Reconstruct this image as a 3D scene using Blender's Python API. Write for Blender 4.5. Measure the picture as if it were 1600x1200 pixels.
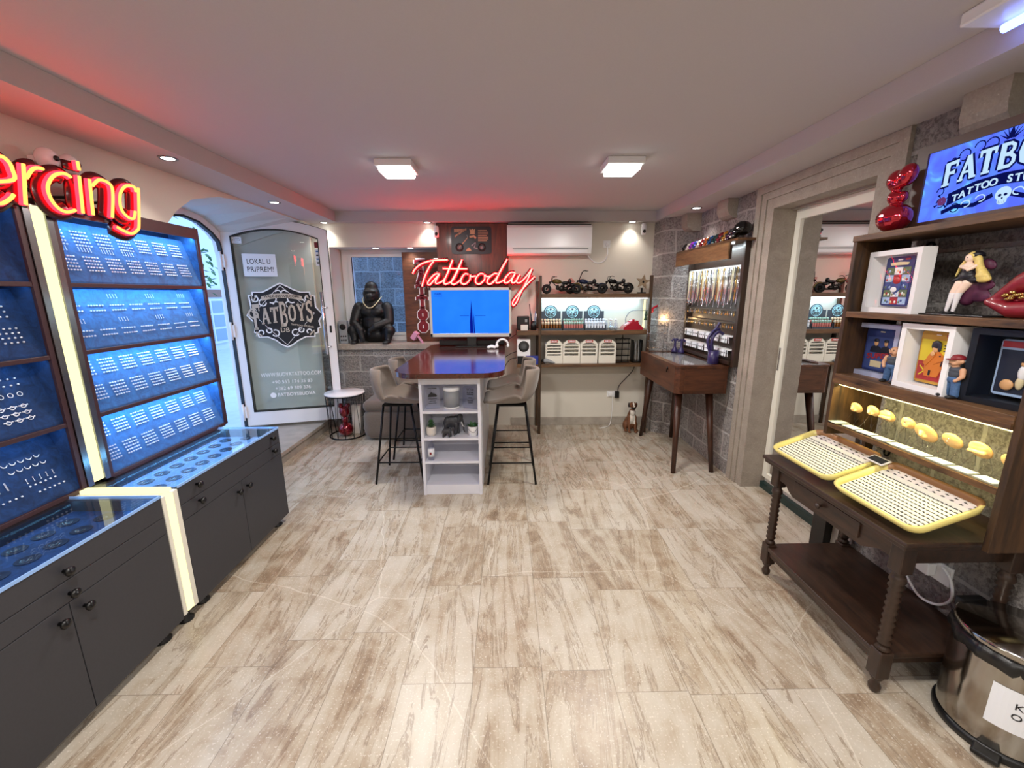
import bpy, bmesh, math, random
from mathutils import Vector, Matrix, Euler
random.seed(7)
PI=math.pi
for o in list(bpy.data.objects): bpy.data.objects.remove(o)
SC=bpy.context.scene; C=SC.collection
# ---------------------------------------------------------------- camera
def make_camera():
    f,th,H,yaw,roll=646.0,math.radians(12.3),1.6,math.radians(0.8),math.radians(0.28)
    fw=Vector((math.sin(yaw)*math.cos(th),math.cos(yaw)*math.cos(th),-math.sin(th)))
    rt=Vector((math.cos(yaw),-math.sin(yaw),0)); up=rt.cross(fw)
    r2=rt*math.cos(roll)-up*math.sin(roll); u2=up*math.cos(roll)+rt*math.sin(roll)
    cam=bpy.data.cameras.new('camera'); o=bpy.data.objects.new('camera',cam); C.objects.link(o)
    m=Matrix((r2,u2,-fw)).transposed().to_4x4(); m.translation=Vector((0,0,H)); o.matrix_world=m
    cam.sensor_width=36.0; cam.sensor_fit='HORIZONTAL'; cam.lens=f/1600*36; cam.clip_start=.02; cam.clip_end=100
    SC.camera=o
make_camera()
vs=SC.view_settings; vs.view_transform='Standard'; vs.look='None'; vs.gamma=1; vs.use_curve_mapping=False; vs.exposure=0.0
# ---------------------------------------------------------------- sky (cool evening daylight outside the door and window)
W=bpy.data.worlds.new('world'); SC.world=W; W.use_nodes=True
bg=W.node_tree.nodes['Background']; bg.inputs[0].default_value=(.36,.58,1,1); bg.inputs[1].default_value=3.4
# ---------------------------------------------------------------- lamps of the room
def lamp(name,kind,loc,power,color=(1,1,1),rot=(0,0,0),**k):
    l=bpy.data.lights.new(name,kind); l.energy=power; l.color=color
    for a,b in k.items(): setattr(l,a,b)
    o=bpy.data.objects.new(name,l); o.location=loc; o.rotation_euler=rot; C.objects.link(o); return o
WARM=(1,.93,.84); COOL=(.80,.90,1)
PANELS=[(-.75,3.15),(.81,3.10),(-.75,.75),(.81,.72),(-.75,-1.4),(.81,-1.4)]
for x,y in PANELS: lamp('ceiling_panel_light','AREA',(x,y,2.395),28,(1,.96,.90),shape='SQUARE',size=.22)
SPOTS=[(-1.955,2.655),(-1.985,3.84),(-2.0,4.87),(-.865,4.88),(1.42,4.87),(1.80,4.12),(1.80,.9),(-1.95,1.2),(-1.95,-.4)]
for x,y in SPOTS: lamp('downlight_beam','SPOT',(x,y,2.365),10,WARM,spot_size=math.radians(105),spot_blend=.75,shadow_soft_size=.03)
for x in (-1.50,-1.10): lamp('niche_downlight_beam','SPOT',(x,5.03,2.11),7,(.85,.93,1),spot_size=math.radians(120),spot_blend=.8,shadow_soft_size=.03)
def strip(name,loc,sx,sy,power,color,aim):
    o=lamp(name,'AREA',loc,power,color,shape='RECTANGLE',size=sx,size_y=sy); o.rotation_euler=Vector(aim).to_track_quat('-Z','Y' if abs(aim[1])<.5 or sy>sx else 'X').to_euler(); return o
# LED strips: local Y of the lamp runs along its long side
def ledY(name,x,y0,y1,z,power,color,ax,az):
    l=lamp(name,'AREA',(x,(y0+y1)/2,z),power,color,shape='RECTANGLE',size=.012,size_y=y1-y0); d=Vector((ax,0,az)).normalized()
    X=Vector((0,1,0)).cross(-d); l.rotation_euler=Matrix((X,Vector((0,1,0)),-d)).transposed().to_euler()
def ledX(name,x0,x1,y,z,power,color,ay,az):
    l=lamp(name,'AREA',((x0+x1)/2,y,z),power,color,shape='RECTANGLE',size=x1-x0,size_y=.012); d=Vector((0,ay,az)).normalized()
    Y=(-d).cross(Vector((1,0,0))); l.rotation_euler=Matrix((Vector((1,0,0)),Y,-d)).transposed().to_euler()
BLUE=(.22,.62,1)
for y0,y1,pw in ((2.0,2.84,2.4),(.93,1.82,.45)):
    for zt in (1.945,1.632,1.315,1.005): ledY('shelf_led',-2.028,y0,y1,zt+.015,pw,BLUE,-.45,-1)
for y0,y1,pw in ((1.89,2.75,1.5),(.90,1.74,.35)):
    ledY('counter_led',-1.975,y0,y1,.688,pw,BLUE,1,-.45); ledY('counter_led',-1.616,y0,y1,.688,pw,BLUE,-1,-.45)
ledX('shelf_led',.42,1.55,4.90,1.535,3.6,(.55,.86,1),-.1,-1); ledX('shelf_led',.42,1.55,4.66,1.535,2.2,(.55,.86,1),.5,-1)
ledY('board_led',1.835,3.50,4.42,1.982,3,(.75,.92,1),.35,-1)
ledY('piercing_led',1.71,1.30,2.03,1.136,3.4,(1,.88,.36),.35,-1)
# ---------------------------------------------------------------- materials
def hx(s,a=1):
    r=[int(s[i:i+2],16)/255 for i in (0,2,4)]
    return tuple([(c/12.92 if c<=.04045 else ((c+.055)/1.055)**2.4) for c in r]+[a])
MATS={}
class NT:
    def __init__(s,name):
        s.m=bpy.data.materials.new(name); s.m.use_nodes=True; s.t=s.m.node_tree; s.t.nodes.clear()
        s.out=s.n('ShaderNodeOutputMaterial'); MATS[name]=s.m
    def n(s,t,**k):
        x=s.t.nodes.new(t)
        for a,b in k.items():
            if a[0]=='i': x.inputs[int(a[1:])].default_value=b
            else: setattr(x,a,b)
        return x
    def l(s,a,b): s.t.links.new(a,b)
    def math(s,op,a,b=None,c=None):
        x=s.n('ShaderNodeMath',operation=op)
        for i,v in enumerate((a,b,c)):
            if v is None: continue
            if isinstance(v,(int,float)): x.inputs[i].default_value=v
            else: s.l(v,x.inputs[i])
        return x.outputs[0]
    def mix(s,fac,a,b):
        x=s.n('ShaderNodeMix',data_type='RGBA')
        for i,v in ((0,fac),(6,a),(7,b)):
            if isinstance(v,(int,float,tuple)): x.inputs[i].default_value=v
            else: s.l(v,x.inputs[i])
        return x.outputs[2]
    def bsdf(s,col=None,rough=.5,metal=0,**k):
        b=s.n('ShaderNodeBsdfPrincipled')
        if col is not None:
            if isinstance(col,tuple): b.inputs['Base Color'].default_value=col
            else: s.l(col,b.inputs['Base Color'])
        if isinstance(rough,(int,float)): b.inputs['Roughness'].default_value=rough
        else: s.l(rough,b.inputs['Roughness'])
        b.inputs['Metallic'].default_value=metal
        for a,v in k.items(): b.inputs[a.replace('_',' ')].default_value=v
        s.l(b.outputs[0],s.out.inputs[0]); return b
    def bump(s,b,h,strength=.3,dist=.01):
        x=s.n('ShaderNodeBump'); x.inputs['Strength'].default_value=strength; x.inputs['Distance'].default_value=dist
        s.l(h,x.inputs['Height']); s.l(x.outputs[0],b.inputs['Normal'])
def noise(s,vec,scale=5,detail=4,rough=.6,dist=0):
    n=s.n('ShaderNodeTexNoise'); n.inputs['Scale'].default_value=scale; n.inputs['Detail'].default_value=detail
    n.inputs['Roughness'].default_value=rough; n.inputs['Distortion'].default_value=dist
    if vec is not None: s.l(vec,n.inputs['Vector'])
    return n.outputs[0]
def ramp(s,f,*st):
    r=s.n('ShaderNodeValToRGB'); e=r.color_ramp.elements
    while len(e)<len(st): e.new(.5)
    for i,(p,c) in enumerate(st): e[i].position=p; e[i].color=c
    s.l(f,r.inputs[0]); return r.outputs[0]
def plain(name,c,rough=.5,metal=0,var=.0,bump=0,scale=60,**k):
    s=NT(name); col=hx(c) if isinstance(c,str) else c
    tc=s.n('ShaderNodeTexCoord'); f=noise(s,tc.outputs['Object'],scale,3)
    if var:
        a=tuple(v*(1-var) for v in col[:3])+(1,); b=tuple(min(1,v*(1+var)) for v in col[:3])+(1,)
        cc=ramp(s,f,(.3,a),(.7,b))
    else: cc=col
    b=s.bsdf(cc,rough,metal,**k)
    if bump: s.bump(b,f,bump,.003)
    return s.m
def emis(name,col,st,back=None):
    s=NT(name); e=s.n('ShaderNodeEmission'); e.inputs[0].default_value=col; e.inputs[1].default_value=st
    s.l(e.outputs[0],s.out.inputs[0]); return s.m
def wood(name,dark,light,rough=.45,scale=(30,3,30),coat=0):
    s=NT(name); tc=s.n('ShaderNodeTexCoord'); mp=s.n('ShaderNodeMapping'); mp.inputs['Scale'].default_value=scale
    s.l(tc.outputs['Object'],mp.inputs[0]); f=noise(s,mp.outputs[0],1.0,6,.65,.6)
    g=noise(s,mp.outputs[0],4,3,.6)
    f=s.math('ADD',s.math('MULTIPLY',f,.75),s.math('MULTIPLY',g,.25))
    c=ramp(s,f,(.33,hx(dark)),(.68,hx(light))); b=s.bsdf(c,rough,0,Coat_Weight=coat,Coat_Roughness=.12); s.bump(b,f,.15,.002); return s.m
def glass(name,tint=(1,1,1,1),fres=1.25,rough=.0,base=0.0):
    s=NT(name); t=s.n('ShaderNodeBsdfTransparent'); t.inputs[0].default_value=tint
    g=s.n('ShaderNodeBsdfGlossy'); g.inputs['Roughness'].default_value=rough
    lw=s.n('ShaderNodeLayerWeight'); lw.inputs[0].default_value=.5; f0=((fres-1)/(fres+1))**2+base
    f=s.math('ADD',f0,s.math('MULTIPLY',s.math('POWER',lw.outputs['Facing'],5.0),(1-f0)*(.9 if fres>1.3 else .45))); m=s.n('ShaderNodeMixShader'); s.l(f,m.inputs[0]); s.l(t.outputs[0],m.inputs[1]); s.l(g.outputs[0],m.inputs[2])
    s.l(m.outputs[0],s.out.inputs[0]); return s.m
# floor: travertine planks .297 x .60 laid along the room
def floor_mat():
    s=NT('travertine_floor'); geo=s.n('ShaderNodeNewGeometry'); sp=s.n('ShaderNodeSeparateXYZ'); s.l(geo.outputs['Position'],sp.inputs[0])
    u=s.math('DIVIDE',s.math('ADD',sp.outputs[0],.152+29.7),.297); col=s.math('FLOOR',u)
    wn=s.n('ShaderNodeTexWhiteNoise',noise_dimensions='1D'); s.l(col,wn.inputs['W'])
    v=s.math('ADD',s.math('DIVIDE',sp.outputs[1],.60),s.math('MULTIPLY',wn.outputs[0],7.3)); row=s.math('FLOOR',v)
    cb=s.n('ShaderNodeCombineXYZ'); s.l(col,cb.inputs[0]); s.l(row,cb.inputs[1])
    w2=s.n('ShaderNodeTexWhiteNoise',noise_dimensions='2D'); s.l(cb.outputs[0],w2.inputs['Vector']); rnd=w2.outputs[0]; rc=s.n('ShaderNodeSeparateColor'); s.l(w2.outputs[1],rc.inputs[0])
    # vein coordinates: per tile offset and slant
    sx=s.math('ADD',sp.outputs[0],s.math('MULTIPLY',s.math('MULTIPLY',s.math('SUBTRACT',rc.outputs[1],.5),.30),sp.outputs[1]))
    vx=s.math('ADD',s.math('MULTIPLY',sx,9.0),s.math('MULTIPLY',rnd,91.0)); vy=s.math('ADD',s.math('MULTIPLY',sp.outputs[1],1.1),s.math('MULTIPLY',rc.outputs[2],57.0))
    vc=s.n('ShaderNodeCombineXYZ'); s.l(vx,vc.inputs[0]); s.l(vy,vc.inputs[1])
    n1=noise(s,vc.outputs[0],1.0,8,.66,1.2); n2=noise(s,geo.outputs['Position'],7,5,.6,.4); n3=noise(s,geo.outputs['Position'],120,2,.5)
    f=s.math('ADD',s.math('MULTIPLY',n1,.55),s.math('MULTIPLY',n2,.45)); f=s.math('ADD',f,s.math('MULTIPLY',s.math('SUBTRACT',rnd,.5),.13))
    c=ramp(s,f,(.29,hx('705c4a')),(.385,hx('95826d')),(.46,hx('a99b88')),(.56,hx('b6ac9d')),(.74,hx('c2bbb0')))
    # thin diagonal pale cracks
    vo=s.n('ShaderNodeTexVoronoi',feature='DISTANCE_TO_EDGE'); vo.inputs['Scale'].default_value=.8
    mv=s.n('ShaderNodeVectorMath',operation='ADD'); s.l(geo.outputs['Position'],mv.inputs[0]); nn=s.n('ShaderNodeTexNoise'); nn.inputs['Scale'].default_value=3; s.l(geo.outputs['Position'],nn.inputs['Vector'])
    sc=s.n('ShaderNodeVectorMath',operation='SCALE'); sc.inputs['Scale'].default_value=.08; s.l(nn.outputs[1],sc.inputs[0]); s.l(sc.outputs[0],mv.inputs[1]); s.l(mv.outputs[0],vo.inputs['Vector'])
    crack=s.math('MULTIPLY',s.math('LESS_THAN',vo.outputs[0],.0022),.28); c=s.mix(crack,c,hx('e6dfd2'))
    sp3=s.math('MULTIPLY',s.math('GREATER_THAN',n3,.63),.35); c=s.mix(sp3,c,hx('e8e2d8'))
    vn=s.math('MULTIPLY',s.math('LESS_THAN',s.math('ABSOLUTE',s.math('SUBTRACT',n1,.47)),.012),.5); c=s.mix(vn,c,hx('6f5a48'))
    du=s.math('MULTIPLY',s.math('ABSOLUTE',s.math('SUBTRACT',s.math('FRACT',u),.5)),1.0); dv=s.math('ABSOLUTE',s.math('SUBTRACT',s.math('FRACT',v),.5))
    j=s.math('MAXIMUM',s.math('GREATER_THAN',du,.4945),s.math('GREATER_THAN',dv,.4975)); c=s.mix(s.math('MULTIPLY',j,.65),c,hx('6e6152'))
    b=s.bsdf(c,s.math('ADD',.24,s.math('MULTIPLY',n2,.16)),0,Specular_IOR_Level=.5)
    s.bump(b,s.math('SUBTRACT',s.math('MULTIPLY',n1,.2),j),.12,.002); return s.m
# coursed limestone; ax picks the two world axes of the face
def stone(name,ax,w=.34,h=.215,c1='b0a8a5',c2='cbc4c1',mort='d6d0cd',bump=.9,off=(0,0),scale=1,dark='7a7270'):
    s=NT(name); geo=s.n('ShaderNodeNewGeometry'); sp=s.n('ShaderNodeSeparateXYZ'); s.l(geo.outputs['Position'],sp.inputs[0])
    nz=noise(s,geo.outputs['Position'],6,3); cb=s.n('ShaderNodeCombineXYZ')
    wob=s.math('MULTIPLY',s.math('SUBTRACT',nz,.5),.035)
    s.l(s.math('ADD',s.math('ADD',sp.outputs[ax[0]],off[0]),wob),cb.inputs[0]); s.l(s.math('ADD',s.math('ADD',sp.outputs[ax[1]],off[1]),wob),cb.inputs[1])
    br=s.n('ShaderNodeTexBrick',offset=.45); s.l(cb.outputs[0],br.inputs[0])
    for k,v in (('Scale',1.0),('Mortar Size',.010),('Mortar Smooth',.25),('Bias',0.0),('Brick Width',w),('Row Height',h)): br.inputs[k].default_value=v
    br.inputs['Color1'].default_value=hx(c1); br.inputs['Color2'].default_value=hx(c2); br.inputs['Mortar'].default_value=hx(mort)
    n1=noise(s,geo.outputs['Position'],52,7,.75,.4); n2=noise(s,geo.outputs['Position'],4,4,.6)
    c=s.mix(ramp(s,n1,(.40,(.9,.9,.9,1)),(.56,(0,0,0,1))),br.outputs[0],hx(dark))
    m=s.n('ShaderNodeMix',data_type='RGBA',blend_type='MIX'); 
    c2_=s.mix(br.outputs[1],c,hx(mort)); c3=s.mix(s.math('MULTIPLY',ramp(s,n2,(.55,(0,0,0,1)),(.75,(1,1,1,1))),.35),c2_,hx('d8d3cf'))
    b=s.bsdf(c3,.9); n4=noise(s,geo.outputs['Position'],13,3,.6); h_=s.math('ADD',s.math('ADD',s.math('MULTIPLY',n1,.9),s.math('MULTIPLY',n4,1.4)),s.math('MULTIPLY',br.outputs[1],-.5)); s.bump(b,h_,bump,.05); return s.m
def dressed(name,c1='8f857b',c2='a89e92'):
    s=NT(name); geo=s.n('ShaderNodeNewGeometry'); n1=noise(s,geo.outputs['Position'],9,6,.7,.5); n2=noise(s,geo.outputs['Position'],90,3,.6)
    f=s.math('ADD',s.math('MULTIPLY',n1,.6),s.math('MULTIPLY',n2,.4)); c=ramp(s,f,(.35,hx(c1)),(.65,hx(c2)))
    c=s.mix(s.math('MULTIPLY',s.math('GREATER_THAN',n2,.68),.6),c,hx('c9c0b2')); b=s.bsdf(c,.75); s.bump(b,f,.2,.004); return s.m
floor_mat()
stone('stone_right',(1,2),.36,.235,off=(.05,.10)); stone('stone_back',(0,2),.37,.19,off=(.1,.06),c1='a29b95',c2='bfb8b0',mort='c8c1b9'); stone('stone_pier',(0,2),.30,.235,off=(.0,.10))
stone('stone_outside',(0,2),.36,.24,c1='98a0a8',c2='c0c6cb',mort='d2d8dc')
dressed('dressed_stone'); dressed('dressed_stone_dark','6e645b','82786e')
plain('engine_dark','2b2724',.35,.7); plain('plaster_white','d9d3cb',.85,var=.02,bump=.05,scale=200); plain('plaster_cream','d6d0c4',.85,var=.02,bump=.05,scale=200); plain('ceiling_white','c2bcbc',.9,var=.015,scale=150)
plain('reveal_plaster','cfd2cf',.8,var=.02,scale=50); plain('step_marble','a69d92',.35,var=.15,scale=9)
plain('cabinet_black','35353a',.55,var=.06,scale=90); plain('black_plastic','0c0c0e',.4); plain('black_metal','101012',.35,.6); plain('knob_black','08080a',.3)
plain('frame_brown','3b2326',.45,var=.1); plain('white_paint','e9e8ea',.4); plain('white_laminate','e3e4ee',.35); plain('white_plastic','ededee',.25); plain('grey_plastic','8d9094',.5); plain('off_white_plastic','e3dfd2',.4)
plain('silver_metal','d9d9dc',.18,1); plain('dark_chrome','8f9094',.2,1); plain('steel','b9b6b0',.16,1); plain('gold_metal','c9a867',.25,1); plain('jewel_metal','f2f4ff',.25,.4)
s_=NT('velvet_blue'); tc=s_.n('ShaderNodeTexCoord'); f_=noise(s_,tc.outputs['Object'],22,5,.7,1); cc=ramp(s_,f_,(.3,hx('0e3a70')),(.7,hx('1d63a8'))); b_=s_.bsdf(cc,.9,0,Sheen_Weight=.4); s_.bump(b_,noise(s_,tc.outputs['Object'],400,2),.3,.002)
s_=NT('velvet_dimlit'); tc=s_.n('ShaderNodeTexCoord'); f_=noise(s_,tc.outputs['Object'],22,5,.7,1); b_=s_.bsdf(ramp(s_,f_,(.3,hx('0a2042')),(.7,hx('153c72'))),.9); s_.bump(b_,f_,.1,.002)  # the same blue velvet, with the near case's weak LED light darkened into its colour
plain('velvet_navy','0c2148',.95,var=.3,scale=30)
wood('wood_walnut','3a2218','6f452b',.4,(28,28,3)); wood('wood_walnut_y','3a2016','77482d',.38,(28,3,28)); wood('wood_dark','1b110c','3e281b',.42,(30,4,30),.2); wood('wood_dark_z','1b110c','3b2619',.45,(30,30,4),.2)
wood('wood_shelf','2a1a10','7a5634',.5,(26,3,26)); wood('wood_shelf_x','2e1c11','755434',.5,(3,26,26)); wood('wood_shelf_z','1c110a','54391f',.5,(26,26,3)); wood('wood_panel','2e1109','6b2f1a',.4,(20,20,2),.3)
wood('wood_bar','2a0f0b','5a2317',.18,(22,3,22),.6); wood('wood_board','3b2015','7a4a2e',.45,(3,20,20)); wood('wood_natural','6b4a2e','a07a50',.55,(3,20,20)); wood('wood_natural_y','6b4a2e','a07a50',.55,(20,3,20))
plain('fabric_taupe','71655b',.95,var=.12,bump=.5,scale=300,Sheen_Weight=.3); plain('fabric_suede','6a5e54',.95,var=.15,bump=.3,scale=120,Sheen_Weight=.3)
glass('glass_clear',(1,1,1,1),1.12); glass('glass_door',(.93,.97,.97,1),1.45,0,.05); glass('glass_top',(.98,.99,1,1),1.4); glass('acrylic',(.93,.94,1,1),1.4,.02,.03); glass('glass_window',(.9,.95,1,1),1.4,0,.02)
s_=NT('mirror'); g_=s_.n('ShaderNodeBsdfGlossy'); g_.inputs[0].default_value=(.86,.87,.88,1); g_.inputs[1].default_value=0; s_.l(g_.outputs[0],s_.out.inputs[0])
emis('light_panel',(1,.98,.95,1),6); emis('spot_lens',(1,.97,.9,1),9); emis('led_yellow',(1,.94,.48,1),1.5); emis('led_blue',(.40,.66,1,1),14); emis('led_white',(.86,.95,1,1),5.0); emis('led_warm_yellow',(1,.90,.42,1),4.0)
emis('neon_core',(1,.36,.07,1),3.0); emis('neon_red',(1,.006,.012,1),17); emis('neon_pink_core',(1,.48,.34,1),2.4); emis('neon_red_strong',(1,.003,.006,1),42); emis('led_blue_dim',(.40,.66,1,1),3); emis('uv_tube',(.16,.25,1,1),6); emis('bulb_glow',(1,.72,.30,1),14); emis('purple_neon',(.45,.15,1,1),4); emis('blue_neon',(.12,.4,1,1),4)
plain('neon_back','2c030b',.25,var=.1); plain('neon_back_clear','30040e',.2)
# ---------------------------------------------------------------- mesh kit
class MB:
    def __init__(s): s.v=[]; s.f=[]; s.mi=[]; s.sm=[]
    def add(s,v,f,M=None,mi=0,smooth=False):
        o=len(s.v); s.v+=[(M@Vector(p)) if M is not None else Vector(p) for p in v]
        for q in f: s.f.append([o+i for i in q]); s.mi.append(mi); s.sm.append(smooth)
        return s
    def box(s,x0,x1,y0,y1,z0,z1,M=None,mi=0,bev=0):
        if bev:
            b=min(bev,abs(x1-x0)/2.01,abs(y1-y0)/2.01,abs(z1-z0)/2.01); bm=bmesh.new(); bmesh.ops.create_cube(bm,size=1)
            for q in bm.verts: q.co=Vector(((x0+x1)/2+q.co.x*(x1-x0),(y0+y1)/2+q.co.y*(y1-y0),(z0+z1)/2+q.co.z*(z1-z0)))
            bmesh.ops.bevel(bm,geom=bm.edges[:],offset=b,segments=2,affect='EDGES',profile=.5)
            bm.verts.index_update(); s.add([q.co.copy() for q in bm.verts],[[q.index for q in f.verts] for f in bm.faces],M,mi); bm.free(); return s
        v=[(x,y,z) for z in (z0,z1) for y in (y0,y1) for x in (x0,x1)]
        return s.add(v,[(0,2,3,1),(4,5,7,6),(0,1,5,4),(2,6,7,3),(0,4,6,2),(1,3,7,5)],M,mi)
    def prism(s,poly,a0,a1,axis=2,M=None,mi=0):
        def m(p,a): return {2:(p[0],p[1],a),1:(p[0],a,p[1]),0:(a,p[0],p[1])}[axis]
        n=len(poly); v=[m(p,a0) for p in poly]+[m(p,a1) for p in poly]
        f=[list(range(n))[::-1],list(range(n,2*n))]+[(i,(i+1)%n,n+(i+1)%n,n+i) for i in range(n)]
        return s.add(v,f,M,mi)
    def lathe(s,prof,c=(0,0,0),n=24,M=None,mi=0,smooth=True,axis=2,sx=1,sy=1):
        v=[];f=[]
        for r,z in prof:
            for k in range(n):
                a=2*PI*k/n; p=(r*math.cos(a)*sx,r*math.sin(a)*sy,z)
                if axis==1: p=(p[0],p[2],p[1])
                if axis==0: p=(p[2],p[0],p[1])
                v.append((p[0]+c[0],p[1]+c[1],p[2]+c[2]))
        for i in range(len(prof)-1):
            for k in range(n): f.append((i*n+k,i*n+(k+1)%n,(i+1)*n+(k+1)%n,(i+1)*n+k))
        f.append(list(range(n))[::-1]); f.append([(len(prof)-1)*n+k for k in range(n)])
        return s.add(v,f,M,mi,smooth)
    def cyl(s,c,r,z0,z1,n=20,**k): return s.lathe([(r,z0),(r,z1)],c,n,smooth=k.pop('smooth',True),**k)
    def tube(s,pts,r,n=8,M=None,mi=0,flat=None,closed=False,smooth=True):
        P=[Vector(p) for p in pts]; v=[];f=[]; N=len(P)
        up=None
        for i,p in enumerate(P):
            a=P[i-1] if (i>0 or closed) else p; b=P[(i+1)%N] if (i<N-1 or closed) else p
            t=(b-a); t=t.normalized() if t.length>1e-9 else Vector((0,0,1))
            if flat: nn=Vector(flat); sd=t.cross(nn); sd=sd.normalized() if sd.length>1e-6 else Vector((1,0,0)); 
            else:
                if up is None or abs(up.dot(t))>.95: up=Vector((0,0,1)) if abs(t.z)<.9 else Vector((1,0,0))
                sd=t.cross(up).normalized(); nn=sd.cross(t).normalized(); up=nn
            rr=r[i] if isinstance(r,(list,tuple)) and not flat else r
            for k in range(n):
                q=2*PI*(k+.5)/n
                if flat: v.append(p+sd*math.cos(q)*r[0]+nn*math.sin(q)*r[1])
                else: v.append(p+sd*math.cos(q)*rr+nn*math.sin(q)*rr)
        for i in range(N if closed else N-1):
            j=(i+1)%N
            for k in range(n): f.append((i*n+k,i*n+(k+1)%n,j*n+(k+1)%n,j*n+k))
        if not closed: f.append(list(range(n))[::-1]); f.append([(N-1)*n+k for k in range(n)])
        return s.add(v,f,M,mi,smooth)
    def ball(s,c,r,n=12,m=8,M=None,mi=0,rot=None):
        if isinstance(r,(int,float)): r=(r,r,r)
        v=[];f=[]; R=rot.to_matrix() if rot else None
        def P(p):
            q=Vector((p[0]*r[0],p[1]*r[1],p[2]*r[2]))
            if R: q=R@q
            return q+Vector(c)
        v.append(P((0,0,-1)))
        for i in range(1,m):
            b=PI*i/m-PI/2
            for k in range(n): a=2*PI*k/n; v.append(P((math.cos(b)*math.cos(a),math.cos(b)*math.sin(a),math.sin(b))))
        v.append(P((0,0,1)))
        for k in range(n): f.append((0,1+(k+1)%n,1+k)); f.append((len(v)-1,1+(m-2)*n+k,1+(m-2)*n+(k+1)%n))
        for i in range(m-2):
            for k in range(n): f.append((1+i*n+k,1+i*n+(k+1)%n,1+(i+1)*n+(k+1)%n,1+(i+1)*n+k))
        return s.add(v,f,M,mi,True)
    def torus(s,c,R,r,n=28,m=8,axis=2,M=None,mi=0,a0=0,a1=2*PI):
        full=abs(a1-a0-2*PI)<1e-6; pts=[]
        for k in range(n if full else n+1):
            a=a0+(a1-a0)*k/n; p=(R*math.cos(a),R*math.sin(a))
            pts.append({2:(c[0]+p[0],c[1]+p[1],c[2]),1:(c[0]+p[0],c[1],c[2]+p[1]),0:(c[0],c[1]+p[0],c[2]+p[1])}[axis])
        return s.tube(pts,r,m,M,mi,closed=full)
def mesh(name,mb,mats):
    me=bpy.data.meshes.new(name); me.from_pydata([tuple(p) for p in mb.v],[],mb.f)
    for m in (mats if isinstance(mats,(list,tuple)) else [mats]): me.materials.append(MATS[m])
    me.polygons.foreach_set('material_index',mb.mi); me.polygons.foreach_set('use_smooth',mb.sm); me.update()
    bm=bmesh.new(); bm.from_mesh(me); bmesh.ops.recalc_face_normals(bm,faces=bm.faces); bm.to_mesh(me); bm.free()
    return me
def link(name,me):
    o=bpy.data.objects.new(name,me); C.objects.link(o); return o
def thing(name,label,cat,loc=(0,0,0),rotz=0,group=None):
    o=bpy.data.objects.new(name,None); C.objects.link(o); o.empty_display_size=.05
    o.matrix_basis=Matrix.Translation(loc)@Matrix.Rotation(rotz,4,'Z') 
    o.location=loc; o.rotation_euler=(0,0,rotz); o['label']=label; o['category']=cat
    if group: o['group']=group
    return o
def part(name,mb,mats,root,w=False,label=None,kind=None):
    """w=True: the mesh is given in room coordinates"""
    if w:
        M=Matrix.Identity(4); p=root
        while p is not None: M=(Matrix.Translation(p.location)@p.rotation_euler.to_matrix().to_4x4())@M; p=p.parent
        Mi=M.inverted(); mb.v=[Mi@q for q in mb.v]
    o=link(name,mesh(name,mb,mats)); o.parent=root
    if label: o['label']=label
    if kind: o['kind']=kind
    return o
def solo(name,mb,mats,label,cat,group=None,kind=None,origin=None):
    if origin:
        T=Vector(origin); mb.v=[q-T for q in mb.v]
    o=link(name,mesh(name,mb,mats))
    if origin: o.location=origin
    o['label']=label; o['category']=cat
    if group: o['group']=group
    if kind: o['kind']=kind
    return o
def struct(name,mb,mats,parent=None):
    o=link(name,mesh(name,mb,mats))
    if parent: o.parent=parent
    else: o['kind']='structure'
    return o
def dup(src,loc,rotz=None,label=None,group=None,scale=None):
    r=src.copy(); C.objects.link(r); r.location=loc
    if rotz is not None: r.rotation_euler=(0,0,rotz)
    if label: r['label']=label
    if group: r['group']=group
    if scale: r.scale=(scale,)*3
    for ch in list(src.children):
        c=ch.copy(); C.objects.link(c); c.parent=r
        for g in ch.children: d=g.copy(); C.objects.link(d); d.parent=c
    return r
_T={}
def textdata(s,size,bold=0.0,shear=0.0,align='CENTER',depth=.0,space=1.0):
    k=(s,round(size,4),bold,shear,align,round(depth,5),space)
    if k in _T: return _T[k]
    cu=bpy.data.curves.new('t','FONT'); cu.body=s; cu.size=size; cu.offset=bold*size; cu.shear=shear; cu.align_x=align; cu.align_y='CENTER'; cu.extrude=depth; cu.resolution_u=3; cu.space_character=space; cu.space_line=.95
    o=bpy.data.objects.new('t',cu); C.objects.link(o); dg=bpy.context.evaluated_depsgraph_get(); dg.update()
    me=bpy.data.meshes.new_from_object(o.evaluated_get(dg)); v=[tuple(p.co) for p in me.vertices]; f=[list(p.vertices) for p in me.polygons]
    bpy.data.objects.remove(o); bpy.data.curves.remove(cu); bpy.data.meshes.remove(me); _T[k]=(v,f); return v,f
def frameM(o,u,v):
    """matrix: local x->u, local y->v, z-> u x v, origin o"""
    u=Vector(u).normalized(); v=Vector(v).normalized(); w=u.cross(v); m=Matrix((u,v,w)).transposed().to_4x4(); m.translation=Vector(o); return m
def text(mb,s,size,M,mi=0,fit=None,**k):
    v,f=textdata(s,size,depth=k.pop('depth',.0006),**k)
    if fit and v:
        w=max(p[0] for p in v)-min(p[0] for p in v); q=fit/w; v=[(p[0]*q,p[1],p[2]) for p in v]
    mb.add(v,f,M,mi); return mb
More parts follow.
